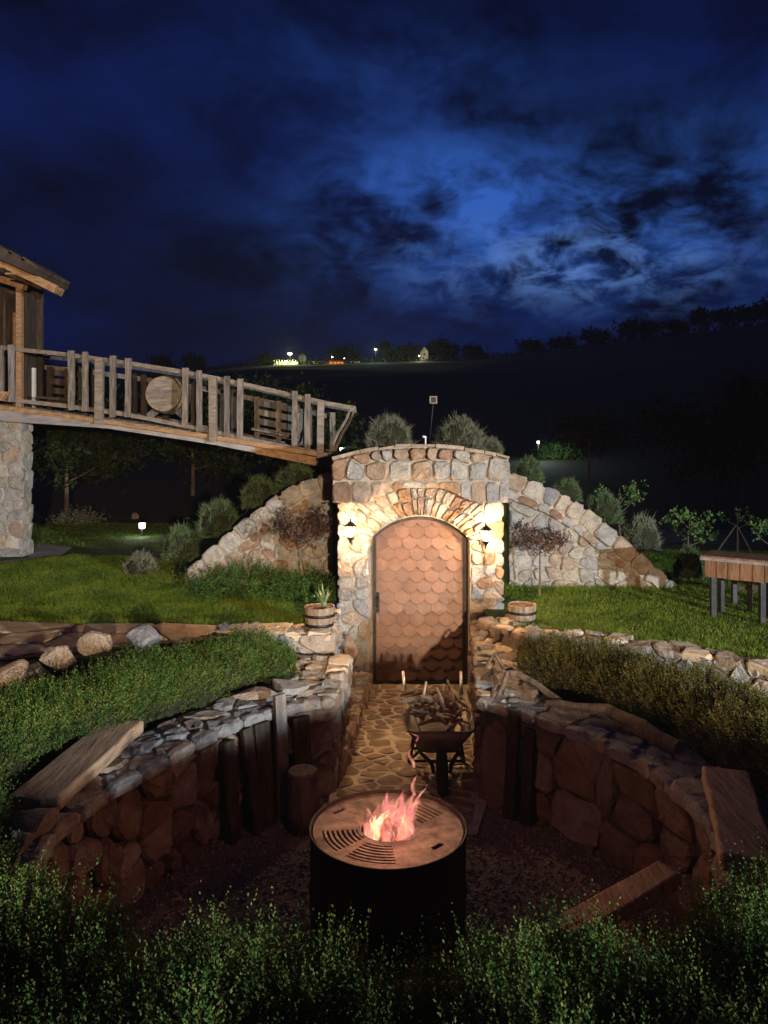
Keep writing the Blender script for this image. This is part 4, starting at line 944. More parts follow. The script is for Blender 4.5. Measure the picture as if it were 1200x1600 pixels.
for k, (x, y, h, s) in enumerate([(6.9, 16, 2.0, 21), (8.2, 17.5, 2.3, 22), (7.4, 20, 2.1, 23), (9.6, 19, 2.5, 24), (5.6, 21, 1.8, 25), (10.8, 22, 2.7, 26)]):
    tree('orchard_tree', ['dark slim tree beyond the road, straight above the staked sapling', 'dark tree beyond the road at the frame edge, trunk lit dimly', 'dark tree standing behind the first slim tree beyond the road', 'tall dark tree behind the one at the frame edge', 'lowest dark tree beyond the road, left of the row', 'tallest dark tree farthest up the bank'][k], (x, y, float(gz(x, y))), h, .95, 800, M['orchard'], .35, .09, s, group=G)
tree('young_tree', 'young tree with pale green leaves behind the right shrubs', (at(1078, 868, 10.6).x, 10.6, .9), .85, .34, 110, M['youngleaf'], .35, .055, 31, True, 6)
tree('young_tree', 'leafy young tree cut by the right frame edge above the long table', (at(1212, 900, 9.6).x, 9.6, .9), 1.0, .34, 90, M['youngleaf'], .3, .05, 32, True, 6)
tree('young_tree', 'thin young tree rising behind the third right slope shrub', (at(968, 835, 11.3).x, 11.3, 1.0), 1.15, .35, 70, M['youngleaf'], .5, .05, 36, True, 6)
tree('small_tree', 'small red leaved tree in front of the right wing wall', (at(843, 925, 8.75).x, 8.75, .88), .86, .33, 330, M['redleaf'], .55, .032, 33, True, 10, tr=.016)
tree('small_tree', 'small dark leaved tree on a slanting stem in front of the left wing wall', (at(476, 912, 8.7).x, 8.7, .88), 1.0, .42, 420, M['redleaf'], .55, .036, 34, True, 10, lean=(-.08, 0), tr=.016)
tree('sapling', 'bare sapling between two leaning stakes beyond the long table', (at(1152, 856, 12.0).x, 12.0, .9), .75, .25, 26, M['youngleaf'], .5, .04, 35, True, 4)
p0 = Vector((at(1152, 856, 12.0).x, 12.0, .9))
st = obj('stake', join(tube([p0+Vector((-.32, 0, 0)), p0+Vector((-.02, 0, .42))], .014, 5), tube([p0+Vector((.22, 0, 0)), p0+Vector((.0, .02, .42))], .011, 5)), M['bark']); tag(st, 'pair of leaning wooden stakes tied over the bare sapling', 'stakes')
# far ridge
def rp(px, py, y=500): return at(px, py, y)
def ridge_tree(px, wpx, hpx, seedv, label, mat='treeleaf', y=498, flat=1.0, n=420):
    x = (px-600)*y/FPX; b = (x, y, float(gz(x, y))-.5); tree('ridge_tree', label, b, hpx*y/FPX, wpx*y/FPX*.5, n, M[mat], .15, 1.5, seedv, flat=flat, limbs=8, group='trees on the far ridge')
RT = [(416, 18, 12, 'small dark tree at the left end of the lit houses'), (524, 22, 20, 'dark tree behind the orange lit stall, left of pair'), (548, 26, 22, 'dark tree behind the orange lit stall, right of pair'), (601, 26, 30, 'cone shaped tree beside the white street lamp on the ridge'), (625, 24, 18, 'low dark tree between the street lamp and the gable house'),
      (645, 26, 20, 'dark tree just left of the pale gable house'), (682, 34, 28, 'round tree just right of the pale gable house'), (704, 24, 22, 'pale tree at the right end of the lit hamlet'), (740, 30, 12, 'low tree right of the lit hamlet'), (830, 34, 14, 'low mound like tree on the bare middle ridge'),
      (985, 40, 24, 'broad dark tree at the left of the high ridge'), (1015, 34, 24, 'dark tree next to the broad one on the high ridge'), (1060, 30, 16, 'short tree between the tall ridge trees'), (1095, 30, 38, 'tallest thin tree on the high ridge'), (1130, 40, 22, 'spreading tree right of the tallest ridge tree'), (1165, 36, 26, 'dark tree near the right end of the ridge'), (1190, 40, 30, 'dark tree at the right frame edge of the ridge'), (300, 34, 18, 'dark tree on the ridge above the bridge rail'), (252, 40, 22, 'dark tree on the ridge over the barrel'), (130, 50, 24, 'dark tree on the ridge above left railing'), (60, 60, 34, 'dark tree on the ridge beside the hut post'), (880, 40, 12, 'low tree at the start of the rising ridge'), (930, 40, 14, 'low tree on the rising ridge left of the broad one')]
for k, (px, w, h, lab) in enumerate(RT): ridge_tree(px, w, h, 60+k, lab)
# scrubby skyline
n = 900; px = rng.uniform(-60, 1290, n); y = rng.uniform(470, 510, n); x = (px-600)*y/FPX
P = np.stack([x, y, gz(x, y)], 1); D = unit(np.stack([rng.normal(0, .5, n), rng.normal(0, .5, n), np.ones(n)], 1))
sc = obj('scrub', sprigs(P, D, rng.uniform(1.0, 4.0, n), 7, 1.6, .35), M['treeleaf']); tag(sc, 'low scrub growing along the far dark ridge line', 'scrub', kind='stuff')
# hamlet
def gable(px0, px1, pyb, pye, pyr, y, label, mat='whitewall'):
    a = rp(px0, pyb, y); b = rp(px1, pyb, y); ze = rp(0, pye, y).z; zr = rp(0, pyr, y).z; root = thing('far_house', label, 'house', ((a.x+b.x)/2, y, a.z))
    obj('wall', prism([(a.x, a.z-3), (b.x, a.z-3), (b.x, ze), ((a.x+b.x)/2, zr), (a.x, ze)], y, y+9), M[mat], root)
    m_ = (a.x+b.x)/2
    for s, x0 in ((1, b.x), (-1, a.x)):
        obj('roof', beam((m_, y+4.4, zr+.25), (x0+s*.5, y+4.4, ze-.15), 10, .3), M['rooftile'], root)
    obj('window', box(m_-.5, m_+.5, y-.08, y+.02, ze-2.6, ze-1.2), M['darkmetal'], root)
    return root
gable(657, 669, 566, 549, 542, 492, 'pale gable end house lit among trees on the ridge')
gable(466, 478, 566, 556, 551, 494, 'small dim house beside the yellow street lamp', 'concrete')
fw = thing('garden_wall', 'long white boundary wall with posts lit by the yellow street lamp', 'wall', (-60, 478, 50))
for k in range(9):
    a = rp(428+k*4.2, 569, 478); b = rp(428+k*4.2+3.9, 569, 478); obj('panel', box(a.x, b.x, 478, 478.4, a.z-1.5, a.z+1.5), M['whitewall'], fw); obj('post', box(a.x-.25, a.x+.25, 477.8, 478.5, a.z-1.5, a.z+2.6), M['whitewall'], fw)
fw = thing('garden_wall', 'low pale wall stretching both sides of the orange lit stall', 'wall', (-35, 482, 50))
for k in range(14):
    if 6 <= k <= 9: continue
    a = rp(482+k*5.8, 567, 482); b = rp(482+k*5.8+5.4, 567, 482); obj('panel', box(a.x, b.x, 482, 482.4, a.z-1.5, a.z+1.0), M['concrete'], fw)
st = thing('orange_stall', 'long low building with glowing orange front on the ridge', 'building', (-32, 480, 50))
a = rp(514, 570, 480); b = rp(538, 570, 480); obj('wall', box(a.x, b.x, 480, 485, a.z-1, a.z+2.2), M['rust'], st); obj('roof', box(a.x-.6, b.x+.6, 479.4, 485.5, a.z+2.2, a.z+2.7), M['rooftile'], st)
for k in range(4): obj('window', box(a.x+.6+k*2.3, a.x+2.4+k*2.3, 479.9, 479.98, a.z+.2, a.z+1.8), M['orangeglow'], st)
def street_lamp(px, py, pyb, y, label, glow, r=.5, e=0, col=(1, 1, .6)):
    p = rp(px, py, y); zb = rp(px, pyb, y).z; root = thing('street_lamp', label, 'street lamp', (p.x, y, zb), 'street lamps on the far ridge')
    obj('pole', tube([(p.x, y, zb-1), (p.x, y, p.z)], .12*y/480, 6), M['darkmetal'], root); obj('lamp_head', lathe([(.1*r, -.6*r), (.8*r, -.3*r), (r, .1*r), (.6*r, .5*r), (.1*r, .6*r)], tuple(p+Vector((0, -.3, 0))), 10), glow, root)
    if e: lamp('street_lamp_bulb', 'POINT', (p.x, y-2.2, p.z-.6), e, col, .3)
street_lamp(453, 553, 568, 476, 'street lamp with big yellow green glow at the white wall', M['yellowglow'], 1.3, 16000, (.95, 1, .45))
street_lamp(587, 546, 566, 478, 'white street lamp beside the cone shaped tree', M['whiteglow'], .9, 9000, (.8, 1, .75))
street_lamp(519, 558, 568, 474, 'small amber lamp at the left end of the orange stall', M['yellowglow'], .5, 2500, (1, .6, .2))
street_lamp(538, 560, 568, 474, 'small white lamp at the right end of the orange stall', M['whiteglow'], .45)
street_lamp(655, 556, 566, 476, 'lamp hidden low beside the pale gable house', M['yellowglow'], .35, 6000, (1, .85, .5))
for px, py, r in [(1152, 701, .13), (1142, 704, .09), (1112, 706, .07)]:
    p = at(px, py, 48); o = obj('distant_window', box(p.x-r, p.x+r, p.y, p.y+.05, p.z-r*1.3, p.z+r*1.3), M['whiteglow' if px > 1120 else 'orangeglow']); tag(o, {1152: 'brightest of three tiny distant lights on the dark right slope', 1142: 'tiny distant light between the other two on the right slope', 1112: 'tiny orange distant light leftmost on the right slope'}[px], 'light')
# garden lamps
def bollard(px, py, pyb, y, label, w=.06, e=0, col=(.9, 1, .8), hgt=None):
    p = at(px, py, y); zb = at(px, pyb, y).z; root = thing('garden_lamp', label, 'garden lamp', (p.x, y, zb))
    obj('post', tube([(p.x, y, zb-.1), (p.x, y, p.z-w*.8)], w*.25, 8), M['darkmetal'], root)
    obj('lamp_head', lathe([(w*.5, -w*.8), (w*.75, -w*.7), (w*.8, w*.6), (w*.5, w*.7)], tuple(p), 10), M['whiteglow'], root); obj('cap', lathe([(w*.95, w*.72), (w*.9, w*.85), (.01, w*1.1)], tuple(p), 10), M['darkmetal'], root)
    if e: lamp('garden_lamp_bulb', 'POINT', (p.x, y-w*1.6, p.z), e, col, .03)
bollard(222, 821, 834, 13.0, 'squat glowing path lamp in grass left of the mound', .065, 9)
bollard(535, 703, 716, 12.0, 'small round glowing lamp between bridge end and parapet', .05, 2)
bollard(841, 691, 706, 25.0, 'garden spotlight glowing beside the lit bush', .05, 50, (.8, 1, .9))
p = at(665, 683, 9.2); o = thing('marker_light', 'small white bent spotlight standing on top of the parapet', 'spotlight', (p.x, 9.2, 2.55)); obj('stem', tube([(p.x, 9.2, 2.55), (p.x, 9.2, p.z)], .009, 6), M['white'], o); obj('head', tube([(p.x+.005, 9.2, p.z), (p.x-.035, 9.18, p.z+.008)], .013, 8), M['white'], o)
p = at(677, 625, 12.0); o = thing('panel_lamp', 'square solar floodlight panel on a thin pole above the mound', 'floodlight', (p.x, 12.0, 2.3))
obj('pole', tube([(p.x-.10, 12, 2.2), (p.x, 12, p.z-.05)], .009, 5), M['darkmetal'], o)
w = .058; obj('frame', join(box(p.x-w, p.x+w, 11.97, 12.0, p.z+w*.7, p.z+w), box(p.x-w, p.x+w, 11.97, 12.0, p.z-w, p.z-w*.7), box(p.x-w, p.x-w*.7, 11.97, 12.0, p.z-w*.7, p.z+w*.7), box(p.x+w*.7, p.x+w, 11.97, 12.0, p.z-w*.7, p.z+w*.7)), M['barrow'], o); obj('panel', box(p.x-w*.7, p.x+w*.7, 11.98, 12.01, p.z-w*.7, p.z+w*.7), M['darkmetal'], o)
# the floodlight that throws the long shadows stands off to the right
fx, fy, fz = FLOOD; o = thing('floodlight', 'tall floodlight on a post at the right of the garden', 'floodlight', (fx+.25, fy-.35, .8))
obj('post', tube([(fx+.25, fy-.35, .7), (fx+.25, fy-.35, fz)], .04, 8), M['darkmetal'], o); obj('housing', box(fx-.05, fx+.45, fy-.45, fy-.2, fz-.15, fz+.15), M['darkmetal'], o)

fx, fy, fz = PORCH; o = thing('post_lantern', 'warm lamp on a post on the terrace behind the viewer', 'lamp post', (fx, fy-.3, .8))
obj('post', tube([(fx, fy-.3, .7), (fx, fy-.3, fz+.1)], .035, 8), M['darkmetal'], o); obj('hood', lathe([(.03, .28), (.2, .2), (.19, .18), (.02, .24)], (fx, fy-.1, fz), 14), M['darkmetal'], o)
# ------------------------------------------------------------------ rocks
def rock_vf(c, rx, ry, rz, seedv, n=3):
    r_ = random.Random(seedv); import bmesh
    bm = bmesh.new(); bmesh.ops.create_icosphere(bm, subdivisions=n, radius=1)
    pl = [(Vector((r_.gauss(0, 1), r_.gauss(0, 1), r_.gauss(0, 1))).normalized(), r_.uniform(.42, .86)) for _ in range(14)]
    for v in bm.verts:
        d = v.co.copy()
        for nn, k in pl:
            q = v.co.dot(nn)
            if q > k: v.co -= nn*(q-k)
        v.co *= 1+.03*math.sin(d.x*9+seedv)*math.sin(d.y*8)
    V = [(c[0]+v.co.x*rx, c[1]+v.co.y*ry, c[2]+v.co.z*rz) for v in bm.verts]; F = [tuple(v.index for v in f.verts) for f in bm.faces]; bm.free(); return V, F
def rock(px, py, wpx, hpx, y, mat, label, seedv, dp=1.0, cat_='rock'):
    p = at(px, py, y); rx = wpx*y/FPX/2*1.15; rz = hpx*y/FPX/2*1.15; o = obj('boulder', rock_vf(p, rx, rx*dp, rz, seedv), M[mat]); tag(o, label, cat_); return o
rock(152, 1006, 52, 40, 6.1, 'tan', 'pointed pale boulder poking up behind the left hedge, nearer the frame edge', 1)
rock(226, 1002, 60, 44, 6.15, 'grey', 'blue grey boulder poking up behind the left hedge, right of the pointed one', 2)
rock(94, 1026, 60, 38, 5.8, 'tan', 'small brown boulder low behind the left hedge', 3)
rock(8, 1058, 76, 54, 5.2, 'rust', 'orange brown boulder at the left frame edge behind the hedge', 4)
rock(54, 1052, 50, 34, 5.6, 'brownstone', 'dark low boulder between the orange and small brown boulders', 5)
rock(285, 1006, 36, 26, 6.25, 'tan', 'small flat boulder right of the blue grey one', 6)
rock(470, 1040, 34, 22, 6.6, 'tan', 'pinkish rough stone at the corner of the left coping', 7)
rock(448, 1072, 70, 22, 5.75, 'grey', 'mossy grey boulder lying on the left coping corner', 8)
rock(400, 1082, 76, 16, 5.62, 'tan', 'flat tan slab resting on the left coping', 9, .6)
rock(60, 1282, 84, 44, 3.75, 'brownstone', 'large flat brown boulder below the left plank bench', 10)
rock(25, 1320, 60, 50, 3.3, 'brownstone', 'dark boulder half hidden by the near hedge on the left', 11)
rock(548, 1020, 30, 52, 7.7, 'brownstone', 'brown upright stone leaning at the foot of the left pillar', 12)
for k, (px, py, w, h, m, lab) in enumerate([(148,818,16,10,'rust','reddish field stone leftmost in the far row'), (160,817,12,9,'grey','grey field stone second in the far row'), (172,819,9,8,'rust','small reddish field stone in the middle of the far row'), (187,815,11,11,'tan','pale field stone left of the tallest'), (210,811,14,18,'brownstone','tallest brown field stone in the far row'), (221,815,9,10,'brownstone','small field stone right of the tallest'), (293,812,12,12,'rust','single red stone above the lower left shrub'), (58,832,18,14,'pale','pale rounded stone beside the stone pier')]):
    rock(px, py, w, h, 15.5 if k < 7 else 14, m, lab, 20+k)
bush('low_bush', 'small grey green bush beside the stone pier', (-6.0, 15.0, .95), .45, .3, .28, 300, M['shrub'], .05, .14, 6, 8)
rock(180, 853, 20, 6, 13, 'pale', 'flat pale stepping stone below the path lamp', 40); rock(133, 869, 22, 7, 11.8, 'pale', 'flat pale stepping stone nearer the concrete path', 41)
rock(800, 992, 46, 34, 7.35, 'tan', 'round tan stone beneath the right planter beside the pillar', 44)
rock(834, 990, 34, 22, 7.2, 'rust', 'small brown stone under the right planter at the wall end', 45)
# dead roots beside the left pillar
r_ = random.Random(3); p = at(551, 1050, 7.35); parts = []
for k in range(9):
    a = k*.7; e = p+Vector((math.cos(a)*.07, math.sin(a)*.06, r_.uniform(-.03, .08))); parts.append(tube([p, p.lerp(e, .5)+Vector((0, 0, .03)), e], [.018, .013, .004], 5))
o = obj('dead_root', join(*parts), M['bark']); tag(o, 'tangled dark root on the kerb beside the left pillar foot', 'root')

# ------------------------------------------------------------------ planters
def planter(c, r, h, label):
    root = thing('half_barrel', label, 'planter', c); n = 16
    for k in range(n):
        a0 = 2*math.pi*k/n+.012; a1 = 2*math.pi*(k+1)/n-.012; V = []
        for rr, z in ((r*.86, 0), (r*.96, h*.5), (r, h)):
            for q in (rr, rr-.014):
                for a in (a0, a1): V.append((c[0]+q*math.cos(a), c[1]+q*math.sin(a), c[2]+z+(random.uniform(-.004, .004) if z == h else 0)))
        F = []
        for i in range(2):
            b = i*4; F += [(b, b+1, b+5, b+4), (b+2, b+6, b+7, b+3), (b, b+4, b+6, b+2), (b+1, b+3, b+7, b+5)]
        F += [(0, 2, 3, 1), (8, 9, 11, 10)]
        obj('stave', (V, F), M['oldwood'], root)
    for z, rr in ((h*.18, .905), (h*.62, .985)):
        obj('hoop', lathe([(r*rr+.003, z-.014), (r*rr+.006, z), (r*rr+.004, z+.014)], c, 24, False), M['darkmetal'], root)
    obj('soil', lathe([(r*.96, h*.90), (r*.7, h*.95), (r*.3, h*.99), (.005, h*.97)], c, 14), M['soil'], root); return root
random.seed(71)
planter((at(499, 986, 7.2).x, 7.2, .905), .145, .20, 'half barrel planter with a spiky agave, on the low wall left of the gateway')
planter((at(814, 978, 7.55).x, 7.5, .87), .14, .19, 'half barrel planter with bare soil, right of the gateway')
c = Vector((at(503, 950, 7.2).x+.02, 7.2, 1.09)); ag = thing('agave', 'spiky variegated agave growing in the left half barrel', 'plant', tuple(c))
r_ = random.Random(4)
for k in range(13):
    a = k*2.4; t = .10+.5*(k/13); ln = r_.uniform(.15, .24); d = Vector((math.cos(a)*t, math.sin(a)*t, 1)).normalized(); s = d.cross(Vector((math.sin(a), -math.cos(a), 0))).normalized(); s = Vector((-math.sin(a), math.cos(a), 0))
    V = []; 
    for q, w in ((0, .012), (.3, .014), (.65, .009), (1, .0005)):
        m_ = c+d*ln*q+Vector((math.cos(a), math.sin(a), 0))*(.03*q*q); V += [m_-s*w, m_+Vector((math.cos(a), math.sin(a), 0))*w*.4, m_+s*w]
    obj('leaf', (V, [(i*3+j, i*3+j+1, i*3+j+4, i*3+j+3) for i in range(3) for j in range(2)]), M['agave'], ag)

# ------------------------------------------------------------------ plank benches, leaning boards, stump
def plank(a, b, w, t, mat, label, name='plank', rnd=0, up=(0, 0, 1)):
    V, F = beam(a, b, w, t, up=up, jit=.03, seg=6); o = obj(name, (V, F), mat); tag(o, label, 'plank')
    m = o.modifiers.new('soft_edges', 'BEVEL'); m.width = .016; m.segments = 3; m.limit_method = 'ANGLE'; return o
plank((-1.70, 5.02, .80), (-1.80, 3.95, .80), .27, .085, M['benchwood'], 'thick worn plank bench on the left coping beside the hedge', 'bench_plank')
plank((1.90, 4.28, .80), (1.60, 3.36, .80), .24, .085, M['benchwood'], 'rounded worn plank bench on the right coping, turned toward the viewer', 'bench_plank')
plank((1.50, 4.02, .40), (.62, 3.42, .36), .15, .09, M['benchwood'], 'plank seat inside the pit at the near right, half hidden by hedge', 'bench_plank')
def lean(px, w, top, seed_, label, mat='darkwood', t=.035, fwd=.10, side=0):
    random.seed(seed_); y = None
    # find the pit wall at this column
    f, L = (left_pit if px < 600 else right_pit)[1:]
    best = min((f(L*i/200) for i in range(201) if f(L*i/200)[0].y > 4), key=lambda q: abs(600+q[0].x/q[0].y*FPX-px)); p, nn = best
    a = Vector((p.x+nn.x*(fwd+.04)+side, p.y+nn.y*(fwd+.04), 0.01)); b = Vector((p.x+nn.x*.075, p.y+nn.y*.075, top))
    V, F = beam(a, b, w, t, up=(nn.x, nn.y, 0), jit=.04, seg=4); o = obj('leaning_board', (V, F), M[mat]); tag(o, label, 'board', 'boards leaning inside the pit')
lean(342, .10, .66, 1, 'short dark board leaning leftmost on the left pit wall')
lean(372, .085, .70, 2, 'brown round edged board leaning second from left, foot kicked inward', 'darkwood', side=.04)
lean(398, .13, .70, 3, 'broad black board in the middle of the left boards')
lean(427, .085, .86, 4, 'tallest board, its grey top standing above the left coping', 'greywood')
lean(460, .13, .66, 5, 'charred board leaning right of the tallest one')
lean(815, .09, .76, 6, 'dark board leaning on the right pit wall near the corner', fwd=.10)
lean(838, .08, .66, 7, 'shorter dark board beside the first on the right wall', fwd=.08)
c = (-.56, 5.28, 0.0); o = thing('log_stool', 'upright log stool standing in the corner of the left pit wall', 'stool', c)
obj('bark_side', lathe([(.115, 0), (.11, .12), (.105, .25), (.108, .36), (.100, .385)], c, 18), M['bark'], o, True); obj('top', lathe([(.100, .384), (.098, .398), (.005, .404)], c, 18), M['oldwood'], o)
for k, (x, y, a) in enumerate([(-.47, 3.95, .3), (-.44, 3.62, 1.1), (.62, 3.3, .2)]):
    o = obj('loose_slab', stone_vf([(x-.07, y-.05), (x+.08, y-.04), (x+.06, y+.05), (x-.06, y+.06)], lambda u, v, h: (u, v, .03+h), .03, .8), M['flag']); tag(o, ['flat tan slab on the gravel just left of the drum', 'second flat slab at the left foot of the drum, nearer the viewer', 'flat slab on the gravel to the right of the drum'][k], 'stone')

# ------------------------------------------------------------------ driftwood on the right coping
def drift(pts, rad, label, seed_, n=8, cat_='driftwood'):
    random.seed(seed_); P = [Vector(p) for p in pts]; Q = []
    for a, b in zip(P, P[1:]): Q += [a, a.lerp(b, .5)+Vector((random.uniform(-.01, .01), random.uniform(-.01, .01), random.uniform(-.008, .008)))]
    Q.append(P[-1]); R = list(np.interp(np.linspace(0, 1, len(Q)), np.linspace(0, 1, len(rad)), rad)); o = obj('driftwood', tube(Q, R, n, rough=.14), M['bark'], smooth=False); tag(o, label, cat_); return o
zc = COPZ+.03
drift([atz(854, 1098, zc), atz(900, 1104, zc+.03), atz(950, 1110, zc+.04), atz(1000, 1135, zc+.03), atz(1060, 1168, zc+.02)], [.02, .028, .04, .055, .04], 'long curved driftwood lying along the right coping against the hedge', 1)
drift([atz(775, 1092, zc-.01), atz(792, 1052, zc+.10), atz(808, 1053, zc+.10), atz(840, 1070, zc+.06), atz(875, 1098, zc+.0)], [.012, .02, .022, .024, .03], 'bent driftwood branch arching over the right coping corner', 2)
drift([atz(752, 1062, zc), atz(772, 1048, zc+.05), atz(776, 1072, zc+.03), atz(768, 1092, zc)], [.012, .02, .018, .012], 'short crooked driftwood stub at the passage corner', 3)
A_ = atz(762, 1046, zc+.02); o = thing('driftwood_hook', 'pointed hook of driftwood standing up beside the right pillar', 'driftwood', tuple(A_))
obj('hook', tube([A_+Vector((-.02, 0, .0)), A_+Vector((.02, 0, .08)), A_+Vector((.06, .02, .12)), A_+Vector((.10, .02, .06)), A_+Vector((.115, .0, .0))], [.014, .013, .012, .013, .006], 6), M['bark'], o)

# ------------------------------------------------------------------ fire drum
DC = (.02, 3.82, 0.0); RD, ZD = .385, .80
drum = thing('fire_drum', 'black steel fire drum with round grill plate in the middle of the pit', 'fire pit', DC)
obj('body', lathe([(RD-.02, 0), (RD, .01), (RD, .26), (RD+.008, .275), (RD, .29), (RD, .52), (RD+.008, .535), (RD, .55), (RD, .80), (RD+.006, .812), (RD-.004, .812), (RD-.008, .78), (RD-.010, .3)], DC, 64, False), M['drum'], drum, True)
obj('ash_bed', lathe([(RD-.014, .45), (.2, .50), (.01, .52)], DC, 24), M['darkmetal'], drum)
# plate: polar grid with slots left out
nr, na = 44, 240; R0, R1 = .135, RD-.012; zt2 = .812
def slot(rr, a):
    a = a % (2*math.pi); x, y = rr*math.cos(a), rr*math.sin(a); d = math.degrees(a)
    k = (rr-.150)/.024; fr_ = k-math.floor(k)
    if 186 < d < 222 and .155 < rr < .335 and fr_ < .42: return True
    if 232 < d < 276 and .175 < rr < .335 and fr_ < .42: return True
    # straight slots top right
    u = x*math.cos(.72)+y*math.sin(.72); v = -x*math.sin(.72)+y*math.cos(.72)
    kk = (u-.155)/.028
    if .155 < u < .315 and -.085 < v < .10-.25*(u-.155) and kk-math.floor(kk) < .55: return True
    for hx, hy, ang in ((-.255, .17, .75), (.235, -.175, .75)):
        du = (x-hx)*math.cos(ang)+(y-hy)*math.sin(ang); dv = -(x-hx)*math.sin(ang)+(y-hy)*math.cos(ang)
        if max(abs(du)-.025, 0)**2+dv*dv < .014**2: return True
    return False
rs = np.linspace(R0, R1, nr*2+1); as_ = np.linspace(0, 2*math.pi, na+1)[:-1]
solid = np.array([[not slot((rs[i]+rs[i+1])/2, as_[j]+math.pi/na) for j in range(na)] for i in range(len(rs)-1)])
V = []; F = []
for zz_ in (zt2, zt2-.012):
    for r0 in rs:
        for a in as_: V.append((DC[0]+r0*math.cos(a), DC[1]+r0*math.sin(a), zz_))
nv = len(rs)*na; m_ = len(rs)-1
for i in range(m_):
    for j in range(na):
        if not solid[i, j]: continue
        j2 = (j+1) % na; a, b, c_, d = i*na+j, i*na+j2, (i+1)*na+j2, (i+1)*na+j
        F += [(a, d, c_, b), (a+nv, b+nv, c_+nv, d+nv)]
        if i == 0 or not solid[i-1, j]: F.append((a, b, b+nv, a+nv))
        if i == m_-1 or not solid[i+1, j]: F.append((c_, d, d+nv, c_+nv))
        if not solid[i, j-1]: F.append((a, a+nv, d+nv, d))
        if not solid[i, j2]: F.append((b, c_, c_+nv, b+nv))
obj('grill_plate', (np.array(V), np.array(F)), M['plate'], drum)
obj('rim_bead', lathe([(RD-.001, .806), (RD+.008, .812), (RD+.008, .822), (RD-.002, .824), (RD-.004, .812)], DC, 64, False), M['drum'], drum, True)
# burning logs below the hole, each one a thing
r_ = random.Random(9)
for k in range(6):
    a = k*1.05; p = Vector((DC[0]+math.cos(a)*.10, DC[1]+math.sin(a)*.10, .60)); q = Vector((DC[0]-math.cos(a)*.05+.02, DC[1]-math.sin(a)*.04, .80+.02*(k % 3)))
    o = obj('burning_log', tube([p, p.lerp(q, .5), q], [.03, .028, .018], 7, rough=.15), M['ember' if k % 3 == 0 else 'stickwood']); tag(o, 'charred split log burning in the hole of the drum plate', 'firewood', 'burning logs inside the fire drum')
def tongue(c, h, r, seedv, lx=0, ly=0):
    rr = random.Random(seedv); pts = []; rad = []; ph = rr.uniform(0, 6)
    for i in range(9):
        t = i/8; pts.append((c[0]+lx*t*t+.018*math.sin(ph+t*5)*(t+.2), c[1]+ly*t+.015*math.cos(ph+t*4)*t, c[2]+h*t)); rad.append(max(.0015, r*(math.sin(math.pi*min(1, .22+t*.78))**.8)*(1-t*.35)))
    return tube(pts, rad, 9, rough=.12)
fire = thing('fire_flames', 'pink and orange flames leaping from the hole in the grill plate', 'fire', (DC[0], DC[1], .62))
r_ = random.Random(12)
for k in range(46):
    a = r_.uniform(0, 6.28); d = .13*math.sqrt(r_.random()); x, y = DC[0]+d*math.cos(a), DC[1]+d*math.sin(a); u_ = (x-DC[0])/.13
    h = r_.uniform(.03, .10)+max(0, .5+u_)*.075-(.0 if u_ > -.3 else .02)
    obj('flame', tongue((x, y, .75), h+.04, r_.uniform(.020, .042), k, r_.uniform(-.05, .08), r_.uniform(-.04, .06)), M['flame'], fire, True)
for k in range(11):
    a = r_.uniform(0, 6.28); d = .10*math.sqrt(r_.random()); obj('flame', tongue((DC[0]+.01+d*math.cos(a), DC[1]+d*math.sin(a)-.01, .765), r_.uniform(.07, .14), r_.uniform(.012, .022), 90+k, r_.uniform(-.03, .05), 0), M['flamecore'], fire, True)
for k, (x, y, z, h, r0) in enumerate([(.155, 3.88, .94, .11, .012), (.150, 3.98, 1.04, .10, .012), (.17, 4.02, 1.16, .05, .006)]): obj('flame', tongue((x, y, z), h, r0, 50+k, -.01), M['flame'], fire, True)

# the drum has settled a little way into the gravel
for o in S.objects:
    if o in (drum, fire) or o.name.startswith('burning_log'): o.location.z -= .07
# ------------------------------------------------------------------ wheelbarrow
random.seed(81)
def yw(px, py, y): return at(px, py, y)
YF, YBk = 6.05, 6.75                              # wheel end and handle end
wb = thing('wheelbarrow', 'old metal wheelbarrow full of sticks parked in the passage, wheel toward the fire', 'wheelbarrow', (.47, 6.2, .03))
xc = .43; zr_ = .47
rim_ = [(xc-.25, 5.80), (xc+.25, 5.80), (xc+.285, 6.08), (xc+.25, 6.50), (xc-.25, 6.50), (xc-.285, 6.08)]
flr = [(xc-.13, 5.93), (xc+.13, 5.93), (xc+.15, 6.1), (xc+.13, 6.32), (xc-.13, 6.32), (xc-.15, 6.1)]
def rnd_poly(P, k=.12):
    Q = []
    for i in range(len(P)):
        a, b, c_ = Vector(P[i-1]), Vector(P[i]), Vector(P[(i+1) % len(P)]); Q += [tuple(b.lerp(a, k)), tuple(b.lerp(b.lerp(a, .5).lerp(b.lerp(c_, .5), .5), k*1.2)), tuple(b.lerp(c_, k))]
    return Q
Rm, Fl = rnd_poly(rim_), rnd_poly(flr); n = len(Rm)
def zrim(y): return .455+.04*(y-5.8)
V = [(x, y, zrim(y)) for x, y in Rm]+[(x, y, .25) for x, y in Fl]+[((x-xc)*.975+xc, (y-6.15)*.975+6.15, zrim(y)) for x, y in Rm]+[((x-xc)*.97+xc, (y-6.15)*.97+6.15, .262) for x, y in Fl]
F = []
for i in range(n):
    j = (i+1) % n; F += [(n+i, n+j, j, i), (2*n+i, 2*n+j, 3*n+j, 3*n+i), (i, j, 2*n+j, 2*n+i)]
F += [tuple(range(2*n-1, n-1, -1)), tuple(range(3*n, 4*n))]
obj('tray', (V, F), M['barrow'], wb, True)
rr = [(x, y, zrim(y)+.003) for x, y in Rm]; obj('rim', tube(rr+[rr[0]], .0085, 6, False), M['barrow'], wb, True)
